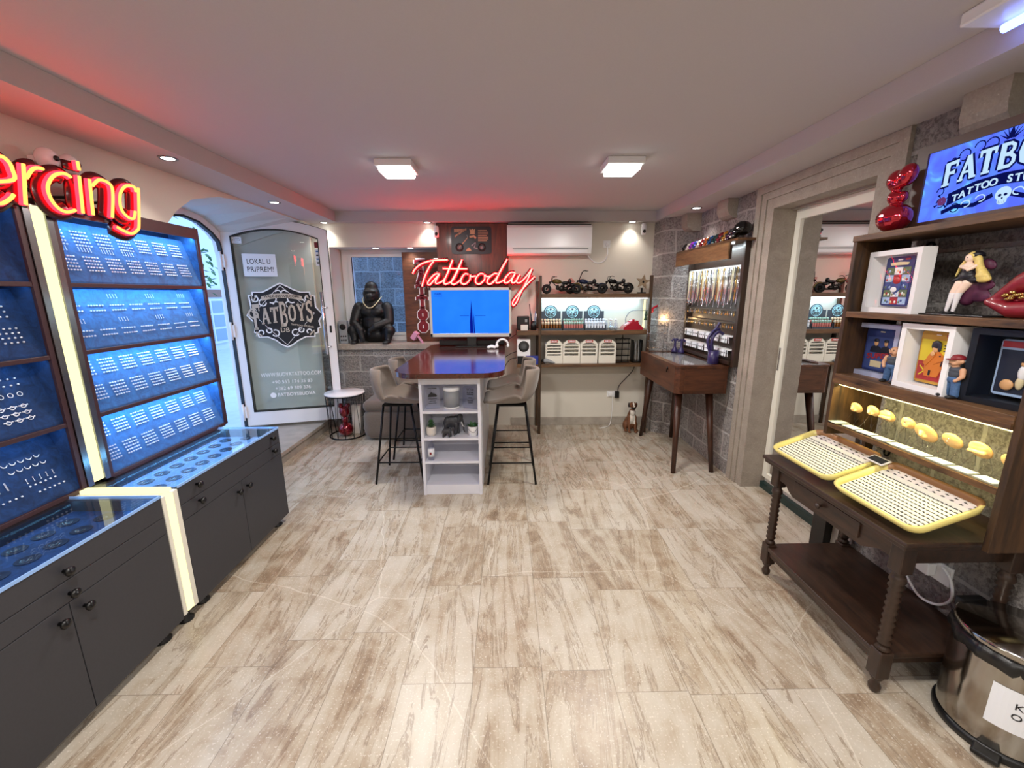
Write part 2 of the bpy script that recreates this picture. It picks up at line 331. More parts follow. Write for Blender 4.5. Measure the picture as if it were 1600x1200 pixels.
# slab-serif letters on a 1-high cell: strokes (points, width), used on the studio signs
SLAB={'F':(.62,[([(.17,0),(.17,1)],.2),([(.05,.93),(.62,.93)],.15),([(.17,.52),(.5,.52)],.13),([(0,.04),(.34,.04)],.09),([(.57,.86),(.57,.72)],.09),([(.47,.62),(.47,.42)],.07)]),
'A':(.74,[([(.12,0),(.36,1)],.12),([(.36,1),(.62,0)],.2),([(.2,.33),(.5,.33)],.1),([(0,.04),(.24,.04)],.09),([(.48,.04),(.76,.04)],.09)]),
'T':(.66,[([(.33,0),(.33,1)],.2),([(0,.93),(.66,.93)],.14),([(.17,.04),(.49,.04)],.09),([(.05,.93),(.05,.72)],.09),([(.61,.93),(.61,.72)],.09)]),
'B':(.68,[([(.17,0),(.17,1)],.2),([(.1,.94),(.42,.93),(.54,.84),(.54,.68),(.42,.55),(.2,.54)],.13),([(.3,.54),(.48,.5),(.6,.38),(.6,.2),(.48,.07),(.1,.06)],.14)]),
'O':(.72,[([(.36,.95),(.17,.84),(.1,.5),(.17,.16),(.36,.05),(.55,.16),(.62,.5),(.55,.84),(.36,.95),(.17,.84)],.17)]),
'Y':(.7,[([(.1,1),(.36,.5)],.18),([(.62,1),(.36,.5)],.12),([(.36,.52),(.36,0)],.2),([(0,.95),(.26,.95)],.09),([(.5,.95),(.74,.95)],.09),([(.2,.04),(.52,.04)],.09)]),
'S':(.6,[([(.54,.72),(.5,.86),(.32,.95),(.12,.84),(.12,.64),(.3,.53),(.48,.42),(.5,.2),(.32,.05),(.12,.12),(.06,.28)],.16),([(.54,.95),(.54,.7)],.08),([(.06,.05),(.06,.3)],.08)])}
def ribbon2d(pts,w):
    """flat polygon quads along a 2-D polyline"""
    out=[];P=[Vector(p) for p in pts];L=[];R=[]
    for i,p in enumerate(P):
        a=P[max(0,i-1)];b=P[min(len(P)-1,i+1)]; t=(b-a); t=t.normalized() if t.length else Vector((1,0)); n=Vector((-t.y,t.x))
        ww=w[i] if isinstance(w,(list,tuple)) else w
        L.append(p+n*ww/2);R.append(p-n*ww/2)
    for i in range(len(P)-1): out.append([R[i],R[i+1],L[i+1],L[i]])
    return out
def slab(mb,s,M,width,height,d0,d1,mi=0,grow=0.0,arch=0.0,shear=0.0,scales=None):
    adv=[SLAB[c][0]+.06 for c in s]; tot=sum(adv)-.06; x=0
    for ci,c in enumerate(s):
        for pts,w in SLAB[c][1]:
            for q in ribbon2d(pts,w+grow):
                r=[]
                for p in q:
                    X=(x+p.x)/tot; hh=scales[ci] if scales else 1
                    Y=(p.y-.5)*hh; yy=Y*height+arch*(1-(2*X-1)**2); r.append((X*width-width/2+shear*yy,yy))
                mb.prism(r,d0,d1,2,M,mi)
        x+=adv[ci]
    return mb
def blob(name,prims,voxel,mats,smooth=4,paint=None):
    """one continuous skin over many ellipsoids / capsules: prims ('b',c,r,rot) or ('c',a,b,ra,rb)"""
    mb=MB()
    for p in prims:
        if p[0]=='b': mb.ball(p[1],p[2],14,10,rot=(Euler([math.radians(a) for a in p[3]]) if len(p)>3 else None))
        else:
            a,b,ra,rb=Vector(p[1]),Vector(p[2]),p[3],p[4]; n=5
            for i in range(n+1): t=i/n; mb.ball(a.lerp(b,t),ra+(rb-ra)*t,12,8)
            mb.tube([a,b],[ra,rb],12)
    me=bpy.data.meshes.new(name); me.from_pydata([tuple(q) for q in mb.v],[],mb.f); o=link(name,me)
    r=o.modifiers.new('r','REMESH'); r.mode='VOXEL'; r.voxel_size=voxel
    if smooth: sm=o.modifiers.new('s','SMOOTH'); sm.factor=.5; sm.iterations=smooth
    dg=bpy.context.evaluated_depsgraph_get(); dg.update(); m2=bpy.data.meshes.new_from_object(o.evaluated_get(dg))
    bpy.data.objects.remove(o); bpy.data.meshes.remove(me); m2.name=name
    for m in (mats if isinstance(mats,(list,tuple)) else [mats]): m2.materials.append(MATS[m])
    for p in m2.polygons:
        p.use_smooth=True
        if paint: p.material_index=paint(p.center,p.normal)
    return m2
def meshpart(name,me,root,loc=(0,0,0),label=None):
    o=link(name,me); o.parent=root; o.location=loc
    if label: o['label']=label
    return o
def arcpts(c,r,a0,a1,n=8): return [(c[0]+r*math.cos(math.radians(a0+(a1-a0)*i/n)),c[1]+r*math.sin(math.radians(a0+(a1-a0)*i/n))) for i in range(n+1)]
def rrect(x0,x1,y0,y1,r,n=5): return arcpts((x1-r,y1-r),r,0,90,n)+arcpts((x0+r,y1-r),r,90,180,n)+arcpts((x0+r,y0+r),r,180,270,n)+arcpts((x1-r,y0+r),r,270,360,n)
def smoothpath(pts,n=4):
    """Catmull-Rom"""
    P=[Vector(p) for p in pts]; out=[]
    for i in range(len(P)-1):
        a=P[max(i-1,0)];b=P[i];c=P[i+1];d=P[min(i+2,len(P)-1)]
        for k in range(n):
            t=k/n; out.append(.5*((2*b)+(c-a)*t+(2*a-5*b+4*c-d)*t*t+(3*b-a-3*c+d)*t**3))
    out.append(P[-1]); return out
# ================================================================= THE ROOM
struct('floor',MB().box(-2.19,2.35,-2.6,4.94,-.06,0),'travertine_floor')
# ceiling: flat lowered border (2.38) round a raised field (2.489)
mb=MB(); mb.box(-3.1,2.6,-2.8,5.6,2.489,2.60); mb.box(-2.9,-1.856,-2.6,5.0,2.38,2.488); mb.box(1.672,2.35,-2.6,5.0,2.38,2.488); mb.box(-1.856,1.672,4.83,5.0,2.38,2.488); mb.box(-1.856,1.672,-2.6,-1.9,2.38,2.488)
struct('ceiling',mb,'ceiling_white')
# back wall, its window recess and the low stone wall under it
mb=MB(); mb.box(-2.9,-2.0,4.945,5.36,0,2.38); mb.box(-2.0,-.78,4.94,5.36,2.127,2.38); mb.box(-.78,2.2,4.94,5.36,0,2.38)
struct('wall_back',mb,'plaster_cream')
struct('wall_back_lower',MB().box(-2.19,-.78,4.925,5.36,0,.96),'stone_back').name='wall_stone'
solo('window_ledge',MB().box(-2.05,-.72,4.885,5.33,.962,1.03,bev=.006),'dressed_stone','pale stone ledge below the window with the gorilla on it','ledge')
struct('baseboard_back',MB().box(.05,1.70,4.925,4.94,0,.10,bev=.003),'step_marble')
# left wall: splayed arched doorway through thick masonry
yA,yB=2.86,4.90
arch=[(yA,1.90),(2.88,2.06),(2.97,2.15),(3.13,2.255),(3.42,2.335),(3.75,2.368),(4.15,2.37),(4.5,2.37),(4.82,2.37),(yB,2.37)]
outer=[(3.50,1.9),(3.50,2.13),(3.54,2.20),(3.64,2.27),(3.80,2.345),(4.02,2.372),(4.24,2.345),(4.42,2.27),(4.52,2.20),(4.55,2.05)]
mb=MB(); mb.box(-2.45,-2.19,-2.6,yA,0,2.38); mb.box(-2.45,-2.19,yB,4.94,0,2.38)
for i in range(len(arch)-1):
    (a,za),(b,zb)=arch[i],arch[i+1]; mb.add([(-2.19,a,za),(-2.19,b,zb),(-2.19,b,2.385),(-2.19,a,2.385)],[(0,1,2,3)])
struct('wall_left',mb,'plaster_cream')
mb=MB()
A=[(yA,0)]+arch+[(yB,0)]; B=[(3.50,0)]+outer+[(4.55,0)]
for i in range(len(A)-1): mb.add([(-2.19,*A[i]),(-2.19,*A[i+1]),(-2.93,*B[i+1]),(-2.93,*B[i])],[(0,1,2,3)])
mb.box(-3.0,-2.93,2.2,3.50,0,2.5); mb.box(-3.0,-2.93,4.55,5.36,0,2.5)
for i in range(len(outer)-1):
    (a,za),(b,zb)=outer[i],outer[i+1]; mb.add([(-2.93,a,za),(-2.93,b,zb),(-2.93,b,2.5),(-2.93,a,2.5)],[(0,1,2,3)])
struct('trim_1',mb,'reveal_plaster')
solo('doorway_step',MB().box(-2.95,-2.15,2.875,4.89,.085,.125,bev=.006).box(-2.93,-2.17,2.88,4.885,0,.085),'step_marble','raised marble step in the arched doorway','step')
# rear wall (behind the camera)
struct('wall_rear',MB().box(-2.45,2.2,-2.75,-2.6,0,2.5),'plaster_cream')
# right wall: coursed stone, dressed surround of the mirror recess
mb=MB(); mb.box(1.967,2.25,3.395,4.95,0,2.38); mb.box(1.967,2.25,-2.6,2.16,0,2.38); struct('wall_right',mb,'stone_right')
mb=MB(); mb.prism([(1.70,4.945),(1.70,4.64),(1.972,4.43),(1.972,4.945)],0,2.38); struct('wall_pier',mb,'stone_pier')
mb=MB()
for x,a,b in ((1.945,0,.06),(1.956,.06,.115),(1.967,.115,.195)):
    yo,yi=3.395-a,3.395-b; no,ni=2.16+a*.9,2.16+b*.9
    mb.box(x,2.165,yi,yo,0,2.378-a*.9); mb.box(x,2.165,no,ni,0,2.378-a*.9); mb.box(x,2.165,ni,yi,2.378-b*.9,2.378-a*.9)
mb.box(2.10,2.165,2.335,3.2,2.19,2.205)
struct('trim_2',mb,'dressed_stone')
for i,(x,y0,y1,z) in enumerate(((1.878,3.70,3.88,2.22),(1.82,4.36,4.50,2.21),(1.865,1.69,1.86,2.20))):
    pr=[(1.975,2.38),(x,2.38),(x,z+.09)]+[(x+.09*(1-math.cos(t*PI/8)),z+.09-.09*math.sin(t*PI/8)) for t in range(1,5)]+[(1.975,z)]
    mb=MB().prism([(p[0],p[1]) for p in pr],y0,y1,1)
    o=struct('trim_%d'%(3+i),mb,'dressed_stone')
# mirror doors in the recess
M1=thing('mirror_door','tall sliding mirror door with a pale frame set in the stone recess','mirror',(2.16,2.7,.10))
part('mirror_panel',MB().box(2.153,2.158,2.20,3.145,.14,2.12),'mirror',M1,w=True)
mb=MB(); mb.box(2.14,2.165,3.145,3.197,.10,2.19); mb.box(2.14,2.165,2.20,3.145,.10,.14); mb.box(2.14,2.165,2.20,3.145,2.12,2.19); mb.box(2.14,2.165,2.70,2.715,.14,2.12) if False else None
part('door_frame',mb,'off_white_plastic',M1,w=True)
part('door_handle',MB().box(2.13,2.14,3.165,3.18,1.0,1.18,bev=.003),'silver_metal',M1,w=True)
plain('teal_dark','16302f',.25)
struct('trim_6',MB().box(2.13,2.2,2.336,3.198,0,.055),'teal_dark')
struct('wall_recess',MB().box(2.17,2.25,2.16,3.4,0,2.38),'plaster_white')
# window in the back recess
mb=MB(); X0,X1,Z0,Z1=-1.995,-.785,1.03,2.127
mb.box(X0,X0+.12,5.27,5.33,Z0,Z1); mb.box(X1-.12,X1,5.27,5.33,Z0,Z1); mb.box(X0+.12,X1-.12,5.27,5.33,Z1-.08,Z1); mb.box(X0+.12,X1-.12,5.27,5.33,Z0,Z0+.10)
mb.box(X0+.085,X0+.12,5.25,5.27,Z0+.07,Z1-.05); mb.box(X0+.12,X1-.12,5.25,5.27,Z1-.085,Z1-.05); mb.box(X0+.12,X1-.12,5.25,5.27,Z0+.07,Z0+.105)
wn=struct('window_1',mb,'white_paint')
g=MB(); t=.006
for a in ((X0+.12,X0+.126,Z0+.1,Z1-.08),(X1-.126,X1-.12,Z0+.1,Z1-.08),(X0+.12,X1-.12,Z1-.086,Z1-.08),(X0+.12,X1-.12,Z0+.1,Z0+.106)): g.box(a[0],a[1],5.262,5.275,a[2],a[3])
part('window_gasket',g,'black_plastic',wn); part('window_pane',MB().box(X0+.12,X1-.12,5.295,5.30,Z0+.1,Z1-.08),'glass_window',wn)
# ------------------------------------------------ outside
plain('pavement','b9c4d0',.4,var=.08,scale=6); plain('facade_white','c3ccd6',.8); plain('facade_brown','7a5a4e',.7); plain('leaf_green','3e6a3c',.6,var=.3,scale=30); plain('shutter_grey','7f94a8',.6)
struct('floor_outside',MB().box(-14,-2.93,-3,14,-.05,.10),'pavement').name='trim_7'
solo('neighbour_stone_wall',MB().box(-2.9,.6,6.15,6.35,-.2,3.6),'stone_outside','rough stone wall of the neighbouring house behind the window','wall')
hs=thing('opposite_house','white house across the lane seen through the doorway','building',(-8,7,0.1))
part('facade',MB().box(-8.4,-8,-1,13,0.1,4.2),'facade_white',hs,w=True)
part('base_band',MB().box(-8,-7.96,-1,13,1.55,1.75),'facade_brown',hs,w=True)
for y in (5.2,8.4,10.9):
    f=part('window_frame',MB().box(-8,-7.93,y,y+1.1,.3,1.5),'facade_white',hs,w=True); mb=MB()
    for k in range(2):
        for j in range(3): mb.box(-7.93,-7.92,y+.08+k*.5,y+.5+k*.5,.37+j*.38,.69+j*.38)
    part('pane',mb,'shutter_grey',f,w=True)
def leaf(mb,c,d,L,wd,n=(0,0,1),mi=0):
    c=Vector(c); d=Vector(d).normalized(); sd=d.cross(Vector(n)); sd=sd.normalized() if sd.length>1e-4 else Vector((1,0,0)); up=sd.cross(d)
    v=[c,c+d*L*.35+sd*wd/2+up*wd*.1,c+d*L*.75+sd*wd*.35,c+d*L,c+d*L*.75-sd*wd*.35,c+d*L*.35-sd*wd/2+up*wd*.1,c+d*L*.5-up*wd*.12]
    mb.add(v,[(0,1,6),(1,2,6),(2,3,6),(3,4,6),(4,5,6),(5,0,6)],None,mi)
tr_=thing('potted_tree','leafy green potted tree outside the arched doorway','plant',(-6.6,8.6,.1))
part('pot',MB().lathe([(.16,0),(.22,.35),(.24,.37),(.2,.37),(.19,.3)],(0,0,0)),'facade_brown',tr_)
part('trunk',MB().tube([(0,0,.3),(.03,0,1.0),(0,.03,1.8)],[.03,.025,.015]),'facade_brown',tr_)
mb=MB(); random.seed(3)
for i in range(420):
    p=Vector((random.gauss(0,.3),random.gauss(0,.3),2.1+random.gauss(0,.33))); leaf(mb,p,(random.uniform(-1,1),random.uniform(-1,1),random.uniform(-1,.6)),.16,.07)
part('foliage',mb,'leaf_green',tr_)
# ------------------------------------------------ the open glass door
DL,DR=Vector((-2.914,4.516,.16)),Vector((-1.952,4.787,.16)); rz=math.atan2(DR.y-DL.y,DR.x-DL.x)
def ring(mb,out,inn,y0,y1,mi=0):
    n=len(out); v=[]
    for y in (y0,y1):
        v+=[(p[0],y,p[1]) for p in out]+[(p[0],y,p[1]) for p in inn]
    for i in range(n):
        j=(i+1)%n; mb.add([v[i],v[j],v[n+j],v[n+i],v[2*n+i],v[2*n+j],v[3*n+j],v[3*n+i]],[(0,1,2,3),(7,6,5,4),(0,4,5,1),(3,2,6,7)],None,mi)
def archtop(u0,u1,z0,zs,zc,n=12): return [(u0,z0)]+[(u0+(u1-u0)*i/n,zs+(zc-zs)*(1-(2*i/n-1)**2)) for i in range(n+1)]+[(u1,z0)]
o_=archtop(0,1.0,0,2.12,2.205); i_=archtop(.078,.914,.155,2.035,2.118)
mb=MB(); ring(mb,o_,i_,-.03,.03)
dr=struct('door_1',mb,'white_paint'); dr.location=DL; dr.rotation_euler=(0,0,rz)
mb=MB(); ring(mb,i_,archtop(.086,.906,.163,2.027,2.11),-.034,.034); ring(mb,archtop(-.006,1.006,-.006,2.126,2.211),o_,-.01,.012); part('door_gasket',mb,'black_plastic',dr)
mb=MB(); mb.prism([(p[0],p[1]) for p in i_],-.003,.003,1); part('glass_pane',mb,'glass_door',dr)
mb=MB(); mb.tube([(.898,-.085,.78),(.898,-.085,1.47)],.015,12); mb.tube([(.898,-.085,.86),(.945,-.03,.86)],.009); mb.tube([(.898,-.085,1.30),(.945,-.03,1.30)],.009); part('pull_handle',mb,'silver_metal',dr)
part('keyhole_plate',MB().box(.945,.967,-.036,-.028,1.02,1.10,bev=.003),'black_plastic',dr)
mb=MB()
for z in (1.72,1.0,.1): mb.box(-.03,.012,-.05,.0,z,z+.13,bev=.004); mb.cyl((-.02,-.05,z-.03),.012,0,.19,10)
part('hinge',mb,'white_paint',dr)
plain('sticker_white','f2f2f4',.5); plain('paper_white','e9ecf2',.6); plain('ink_black','15151a',.6); plain('sticker_red','7a1420',.5); plain('sticker_blue','3b6fb0',.5)
G=lambda u,z,d=-.0045: frameM((u,d,z),(1,0,0),(0,0,1))
mb=MB()
for s,z,w,h in (('WWW.BUDVATATTOO.COM',.563,.64,.062),('+90 553 174 35 83',.477,.43,.055),('+382 69 309 376',.403,.38,.055)):
    text(mb,s,h,G(.495,z),fit=w*.96)
text(mb,'FATBOYSBUDVA',.055,G(.525,.33),fit=.39,bold=.012)
mb.prism([(.285+.031*math.cos(a*PI/10),.33+.031*math.sin(a*PI/10)) for a in range(20)],-.005,-.0045,1)
part('contact_lettering',mb,'sticker_white',dr)
# round badge sticker
R_=lambda pts,k,c=(.5,1.222): [(c[0]+(p[0]-c[0])*k,c[1]+(p[1]-c[1])*k) for p in pts]
bd=[(.125,1.225),(.175,1.30),(.165,1.44),(.20,1.44),(.205,1.475),(.30,1.475),(.36,1.505),(.42,1.54),(.485,1.572),(.55,1.54),(.61,1.505),(.68,1.475),(.775,1.475),(.78,1.44),(.825,1.43),(.825,1.31),(.89,1.225),(.845,1.15),(.86,1.08),(.83,1.07),(.825,1.02),(.79,1.01),(.785,.975),(.69,.975),(.60,.93),(.54,.885),(.49,.865),(.43,.895),(.38,.945),(.30,.985),(.215,.985),(.205,1.03),(.175,1.04),(.20,1.13)]
mb=MB(); mb.prism(bd,-.0055,-.0045,1,mi=0); mb.prism(R_(bd,.955),-.0065,-.0055,1,mi=1)
bk='ink_black'
# inner diamond line work and scrolls
def line(mb,pts,w,d0,d1,mi):
    for q in ribbon2d(pts,w): mb.prism([(p.x,p.y) for p in q],d0,d1,1,mi=mi)
dm=[(.485,1.54),(.80,1.24),(.49,.895),(.19,1.24),(.485,1.54)]
line(mb,dm,.006,-.0072,-.0065,0)
for sx in (-1,1):
    for cx,cz,r,a0,a1 in ((.10,1.40,.045,0,300),(.19,1.36,.035,180,480),(.26,1.40,.03,90,380),(.06,1.34,.03,0,280),(.10,1.03,.035,60,340),(.03,1.46,.03,30,300),(.16,1.06,.026,60,400),(.24,1.04,.024,0,260)):
        line(mb,[(.488+sx*(cx)+sx*r*math.cos(math.radians(t)),cz+r*math.sin(math.radians(t))) for t in range(a0,a1+1,30)],.013,-.0073,-.0065,0)
for sx in (-1,1):
    for zz in (1.44,1.0): line(mb,[(.49+sx*.29,zz),(.49+sx*.29,zz-(.08 if zz>1.2 else -.05)),(.49+sx*.24,zz)],.016,-.0073,-.0065,2)
# ribbon with WALK-INS WELCOME
for k in range(12):
    t0,t1=k/12,(k+1)/12; f=lambda t:(.29+t*.40, 1.402+.030*(1-(2*t-1)**2))
    a,b=f(t0),f(t1); mb.prism([(a[0],a[1]-.024),(b[0],b[1]-.024),(b[0],b[1]+.024),(a[0],a[1]+.024)],-.0085,-.0065,1,mi=2)
text(mb,'WALK-INS WELCOME',.036,G(.49,1.424,-.0088),mi=1,fit=.35,bold=.02)
Mg=frameM((.485,-.0092,1.235),(1,-.0,.10),(0,0,1))
slab(mb,'FATBOYS',Mg,.60,.20,-.001,.0005,mi=1,grow=.14,scales=[1.35,.85,.85,1.35,.9,.95,1.2])
slab(mb,'FATBOYS',Mg,.60,.20,.0006,.0014,mi=2,scales=[1.35,.85,.85,1.35,.9,.95,1.2])
line(mb,[(.20+.055*math.cos(math.radians(t))*(1-(t-60)/800),1.24+.055*math.sin(math.radians(t))*(1-(t-60)/800)) for t in range(60,500,25)],.018,-.0108,-.0095,2)
mb.prism([(.53,1.105),(.80,1.06),(.80,1.10),(.53,1.145)],-.0100,-.0092,1,mi=1); text(mb,'TATTOO STUDIO',.026,frameM((.665,-.0102,1.103),(1,0,-.16),(0,0,1)),mi=2,fit=.23,bold=.02)
text(mb,'DB',.07,G(.485,1.06,-.0088),mi=2,bold=.02)
plain('badge_metal','cdbfae',.45,.3)
part('studio_badge',mb,['sticker_white',bk,'badge_metal'],dr,label='round black and white FATBOYS badge on the glass')
mb=MB(); mb.box(.16,.475,-.0055,-.0035,1.635,1.865,mi=0); text(mb,'LOKAL U',.075,G(.31,1.785,-.0058),mi=1,fit=.22); text(mb,'PRIPREM!',.075,G(.32,1.705,-.0058),mi=1,fit=.25)
part('paper_notice',mb,['paper_white','ink_black'],dr,label='white paper notice reading LOKAL U PRIPREM!')
mb=MB(); mb.box(.085,.175,-.0055,-.0035,1.965,2.03,mi=0)
for k in range(5): mb.box(.095+k*.015,.104+k*.015,-.006,-.0055,1.995,2.003,mi=1)
mb.box(.10,.16,-.006,-.0055,2.014,2.018,mi=1); mb.box(.11,.15,-.006,-.0055,1.978,1.981,mi=1); part('hours_card',mb,['paper_white','ink_black'],dr)
mb=MB(); mb.box(.868,.912,-.0055,-.0035,1.94,2.0,mi=0); part('card_sticker',mb,'sticker_red',dr,label='red sticker')
mb=MB(); mb.box(.868,.910,-.0055,-.0035,1.75,1.93,mi=0)
for k,m in enumerate((1,2,1,2)): mb.box(.876,.90,-.006,-.0055,1.775+k*.04,1.79+k*.04,mi=m)
part('payment_sticker',mb,['paper_white','ink_black','sticker_blue'],dr)
# outer door frame in the masonry
mb=MB(); fo=[(3.50,.12)]+outer+[(4.55,.12)]; cy=4.025
fi=[(cy+(y-cy)*.90,.12 if z<.2 else z-.055) for y,z in fo]
mo=MB(); n=len(fo)
for i in range(n-1):
    for (A_,B_,x0,x1) in ((fo,fi,-2.99,-2.91),): mo.add([(x0,*A_[i]),(x0,*A_[i+1]),(x0,*B_[i+1]),(x0,*B_[i]),(x1,*A_[i]),(x1,*A_[i+1]),(x1,*B_[i+1]),(x1,*B_[i])],[(0,1,2,3),(4,5,6,7),(0,1,5,4),(3,2,6,7)])
fr=struct('door_2',mo,'white_paint')
fj=[(cy+(y-cy)*.865,.12 if z<.2 else z-.075) for y,z in fo]; mo=MB()
for i in range(n-1): mo.add([(-2.905,*fi[i]),(-2.905,*fi[i+1]),(-2.905,*fj[i+1]),(-2.905,*fj[i]),(-2.94,*fi[i]),(-2.94,*fi[i+1]),(-2.94,*fj[i+1]),(-2.94,*fj[i])],[(0,1,2,3),(4,5,6,7),(0,1,5,4),(3,2,6,7)])
part('frame_gasket',mo,'black_plastic',fr)
# ------------------------------------------------ ceiling lights
k=0
for x,y in PANELS:
    lbl=['square ceiling light nearer the doorway side','square ceiling light on the stone wall side','square ceiling light above the jewelry cabinets','square ceiling light above the piercing table','rear square ceiling light on the cabinet side','rear square ceiling light on the stone side'][k]; k+=1
    t=thing('ceiling_light',lbl,'ceiling light',(x,y,2.489),0,'square ceiling lights')
    part('housing',MB().box(-.125,.125,-.125,.125,-.045,0,bev=.006),'white_plastic',t); part('diffuser',MB().box(-.105,.105,-.105,.105,-.075,-.045,bev=.01),'light_panel',t)
LB=['round recessed spotlight above the piercing sign end of the cabinets','round recessed spotlight in front of the doorway arch','round recessed spotlight in the corner by the door','round recessed spotlight above the tattoo board','round recessed spotlight next to the far security camera','round recessed spotlight above the painted skulls','round recessed spotlight near the blue ultraviolet lamp','round recessed spotlight above the near cabinet','rearmost round recessed spotlight']
for (x,y),lb in zip(SPOTS,LB):
    t=thing('recessed_spotlight',lb,'spotlight',(x,y,2.38),0,'recessed spotlights')
    part('rim',MB().lathe([(.034,0),(.034,-.004),(.045,-.006),(.05,-.002),(.05,0)]),'dark_chrome',t); part('lens',MB().lathe([(.033,-.001),(.033,-.004)],n=20),'spot_lens',t)
for x,lb in ((-1.50,'left'),(-1.10,'right')):
    t=thing('recessed_spotlight','round spotlight in the window recess, %s of the pair'%lb,'spotlight',(x,5.03,2.127),0,'recess spotlights')
    part('rim',MB().lathe([(.034,0),(.034,-.004),(.045,-.006),(.05,-.002),(.05,0)]),'white_plastic',t); part('lens',MB().lathe([(.033,-.001),(.033,-.004)],n=20),'spot_lens',t)
t=thing('ultraviolet_lamp','white ceiling lamp with a glowing blue tube above the stone wall','lamp',(1.58,1.14,2.489))
part('body',MB().box(-.08,.08,-.42,.42,-.042,0,bev=.006),'white_plastic',t); part('tube',MB().tube([(.03,-.38,-.062),(.03,.38,-.062)],.014,10),'uv_tube',t); part('holder',MB().box(.0,.04,-.41,-.385,-.07,-.03),'white_plastic',t)
# ================================================================= LEFT: JEWELRY CABINETS
XF=-1.59
def base_cabinet(y0,y1,where,vel='velvet_blue'):
    t=thing('base_cabinet','matt black base cabinet, %s'%where,'cabinet',(-1.9,(y0+y1)/2,0),0,'black jewelry cabinets')
    ys=(y0+y1)/2
    part('carcass',MB().box(-2.17,XF-.02,y0,y1,.05,.62).box(-2.17,-2.155,y0,y1,.62,.69).box(-2.17,XF-.02,y0,y0+.016,.62,.69).box(-2.17,XF-.02,y1-.016,y1,.62,.69),'cabinet_black',t,w=True)
    def knob(p,y,z): part('knob',MB().lathe([(.007,0),(.006,.014),(.017,.02),(.018,.026),(.012,.032),(0,.033)],(XF,y,z),14,axis=0),'knob_black',p,w=True)
    for z0,z1 in ((.60,.695),(.517,.597)):
        d=part('drawer',MB().box(XF-.02,XF,y0+.001,y1-.001,z0,z1,bev=.0015),'cabinet_black',t,w=True)
        if y0<1.5: knob(d,1.327,(z0+z1)/2-.01)
        else:
            knob(d,1.98,(z0+z1)/2+.01); knob(d,2.667,(z0+z1)/2+.01)
    for a,b,k in ((y0,ys,ys-.045),(ys,y1,ys+.045)):
        d=part('door',MB().box(XF-.02,XF,a+.0015,b-.0015,.05,.514,bev=.0015),'cabinet_black',t,w=True); knob(d,k,.465)
    for fx in (-2.1,-1.64):
        for fy in (y0+.08,y1-.08): part('foot',MB().lathe([(.036,0),(.036,.008),(.02,.02),(.024,.05)],(fx,fy,0),14),'black_plastic',t,w=True)
    # display tray under glass
    part('display_bed',MB().box(-2.0,XF-.022,y0+.018,y1-.018,.622,.64),vel,t,w=True)
    part('black_ledge',MB().box(-2.02,-1.985,y0+.018,y1-.018,.64,.69),'black_plastic',t,w=True)
    g=part('glass_top',MB().box(-2.02,XF,y0,y1,.697,.703),'glass_top',t,w=True)
    return t
plain('edge_blue','8fb4e8',.2)
cabB=base_cabinet(1.865,2.768,'its end beside the doorway step')
cabA=base_cabinet(.872,1.765,'nearest to the camera and left of the lit strip','velvet_dimlit')
def display_case(y0,y1,where,halves,vel='velvet_blue',led='led_blue'):
    t=thing('display_case','tall brown framed display case of blue velvet shelves, %s'%where,'display case',(-2.1,(y0+y1)/2,.70),0,'wall display cases')
    part('back_panel',MB().box(-2.185,-2.175,y0,y1,.705,2.0),'velvet_navy',t,w=True)
    for a,b in ((y0,y0+.018),(y1-.018,y1)): part('side_panel',MB().box(-2.175,-2.011,a,b,.705,2.0),vel,t,w=True)
    for a,b in ((y0-.002,y0),(y1,y1+.002)): part('outer_side',MB().box(-2.175,-2.008,a,b,.705,2.02),'frame_brown',t,w=True)
    part('front_frame',MB().box(-2.008,-1.996,y0-.002,y0+.02,.705,2.02).box(-2.008,-1.996,y1-.02,y1+.002,.705,2.02).box(-2.008,-1.996,y0+.02,y1-.02,1.955,2.02),'frame_brown',t,w=True)
    part('top_panel',MB().box(-2.175,-2.008,y0,y1,1.985,2.02),'frame_brown',t,w=True)
    B=[]
    for zb,zt in ((1.655,1.945),(1.342,1.632),(1.032,1.315),(.712,1.005)):
        s=part('velvet_shelf',MB().prism([(-2.012,zb),(-2.012,zb+.012),(-2.10,zt),(-2.172,zt),(-2.172,zb)],y0+.018,y1-.018,1),vel,t,w=True)
        part('front_lip',MB().box(-2.012,-1.998,y0+.018,y1-.018,zb-.016,zb+.004,bev=.002),'frame_brown',s,w=True)
        part('light_strip',MB().box(-2.035,-2.016,y0+.05,y1-.05,zt+.018,zt+.024),led,s,w=True)
        B.append((zb+.012,zt))
    return t,B
caseB,BB=display_case(1.965,2.862,'beside the arched doorway',True)
caseA,BA=display_case(.90,1.845,'nearest to the camera',True,'velvet_dimlit','led_blue_dim')
# lit strips between the cabinets
t=thing('light_column','glowing yellow white light column rising between the two display cases','light',(-2.0,1.905,.705))
part('diffuser',MB().box(-2.03,-1.995,1.880,1.932,.72,1.975),'led_yellow',t,w=True); part('channel',MB().box(-2.17,-2.03,1.85,1.96,.705,1.985).box(-2.04,-1.99,1.849,1.877,.71,1.985).box(-2.04,-1.99,1.935,1.962,.71,1.985),'dark_chrome',t,w=True)
t=thing('light_column','glowing light strip running down between the two base cabinets','light',(-1.8,1.815,.03))
part('diffuser',MB().box(-1.62,-1.585,1.793,1.828,.07,.690).box(-1.99,-1.60,1.802,1.842,.696,.712),'led_yellow',t,w=True); part('channel',MB().box(-2.17,-1.62,1.768,1.862,.06,.694).box(-1.62,-1.59,1.832,1.862,.06,.69).box(-1.62,-1.59,1.768,1.789,.06,.69),'off_white_plastic',t,w=True)
part('foot',MB().lathe([(.036,0),(.036,.008),(.02,.02),(.024,.06)],(-1.63,1.815,0),14),'black_plastic',t,w=True)
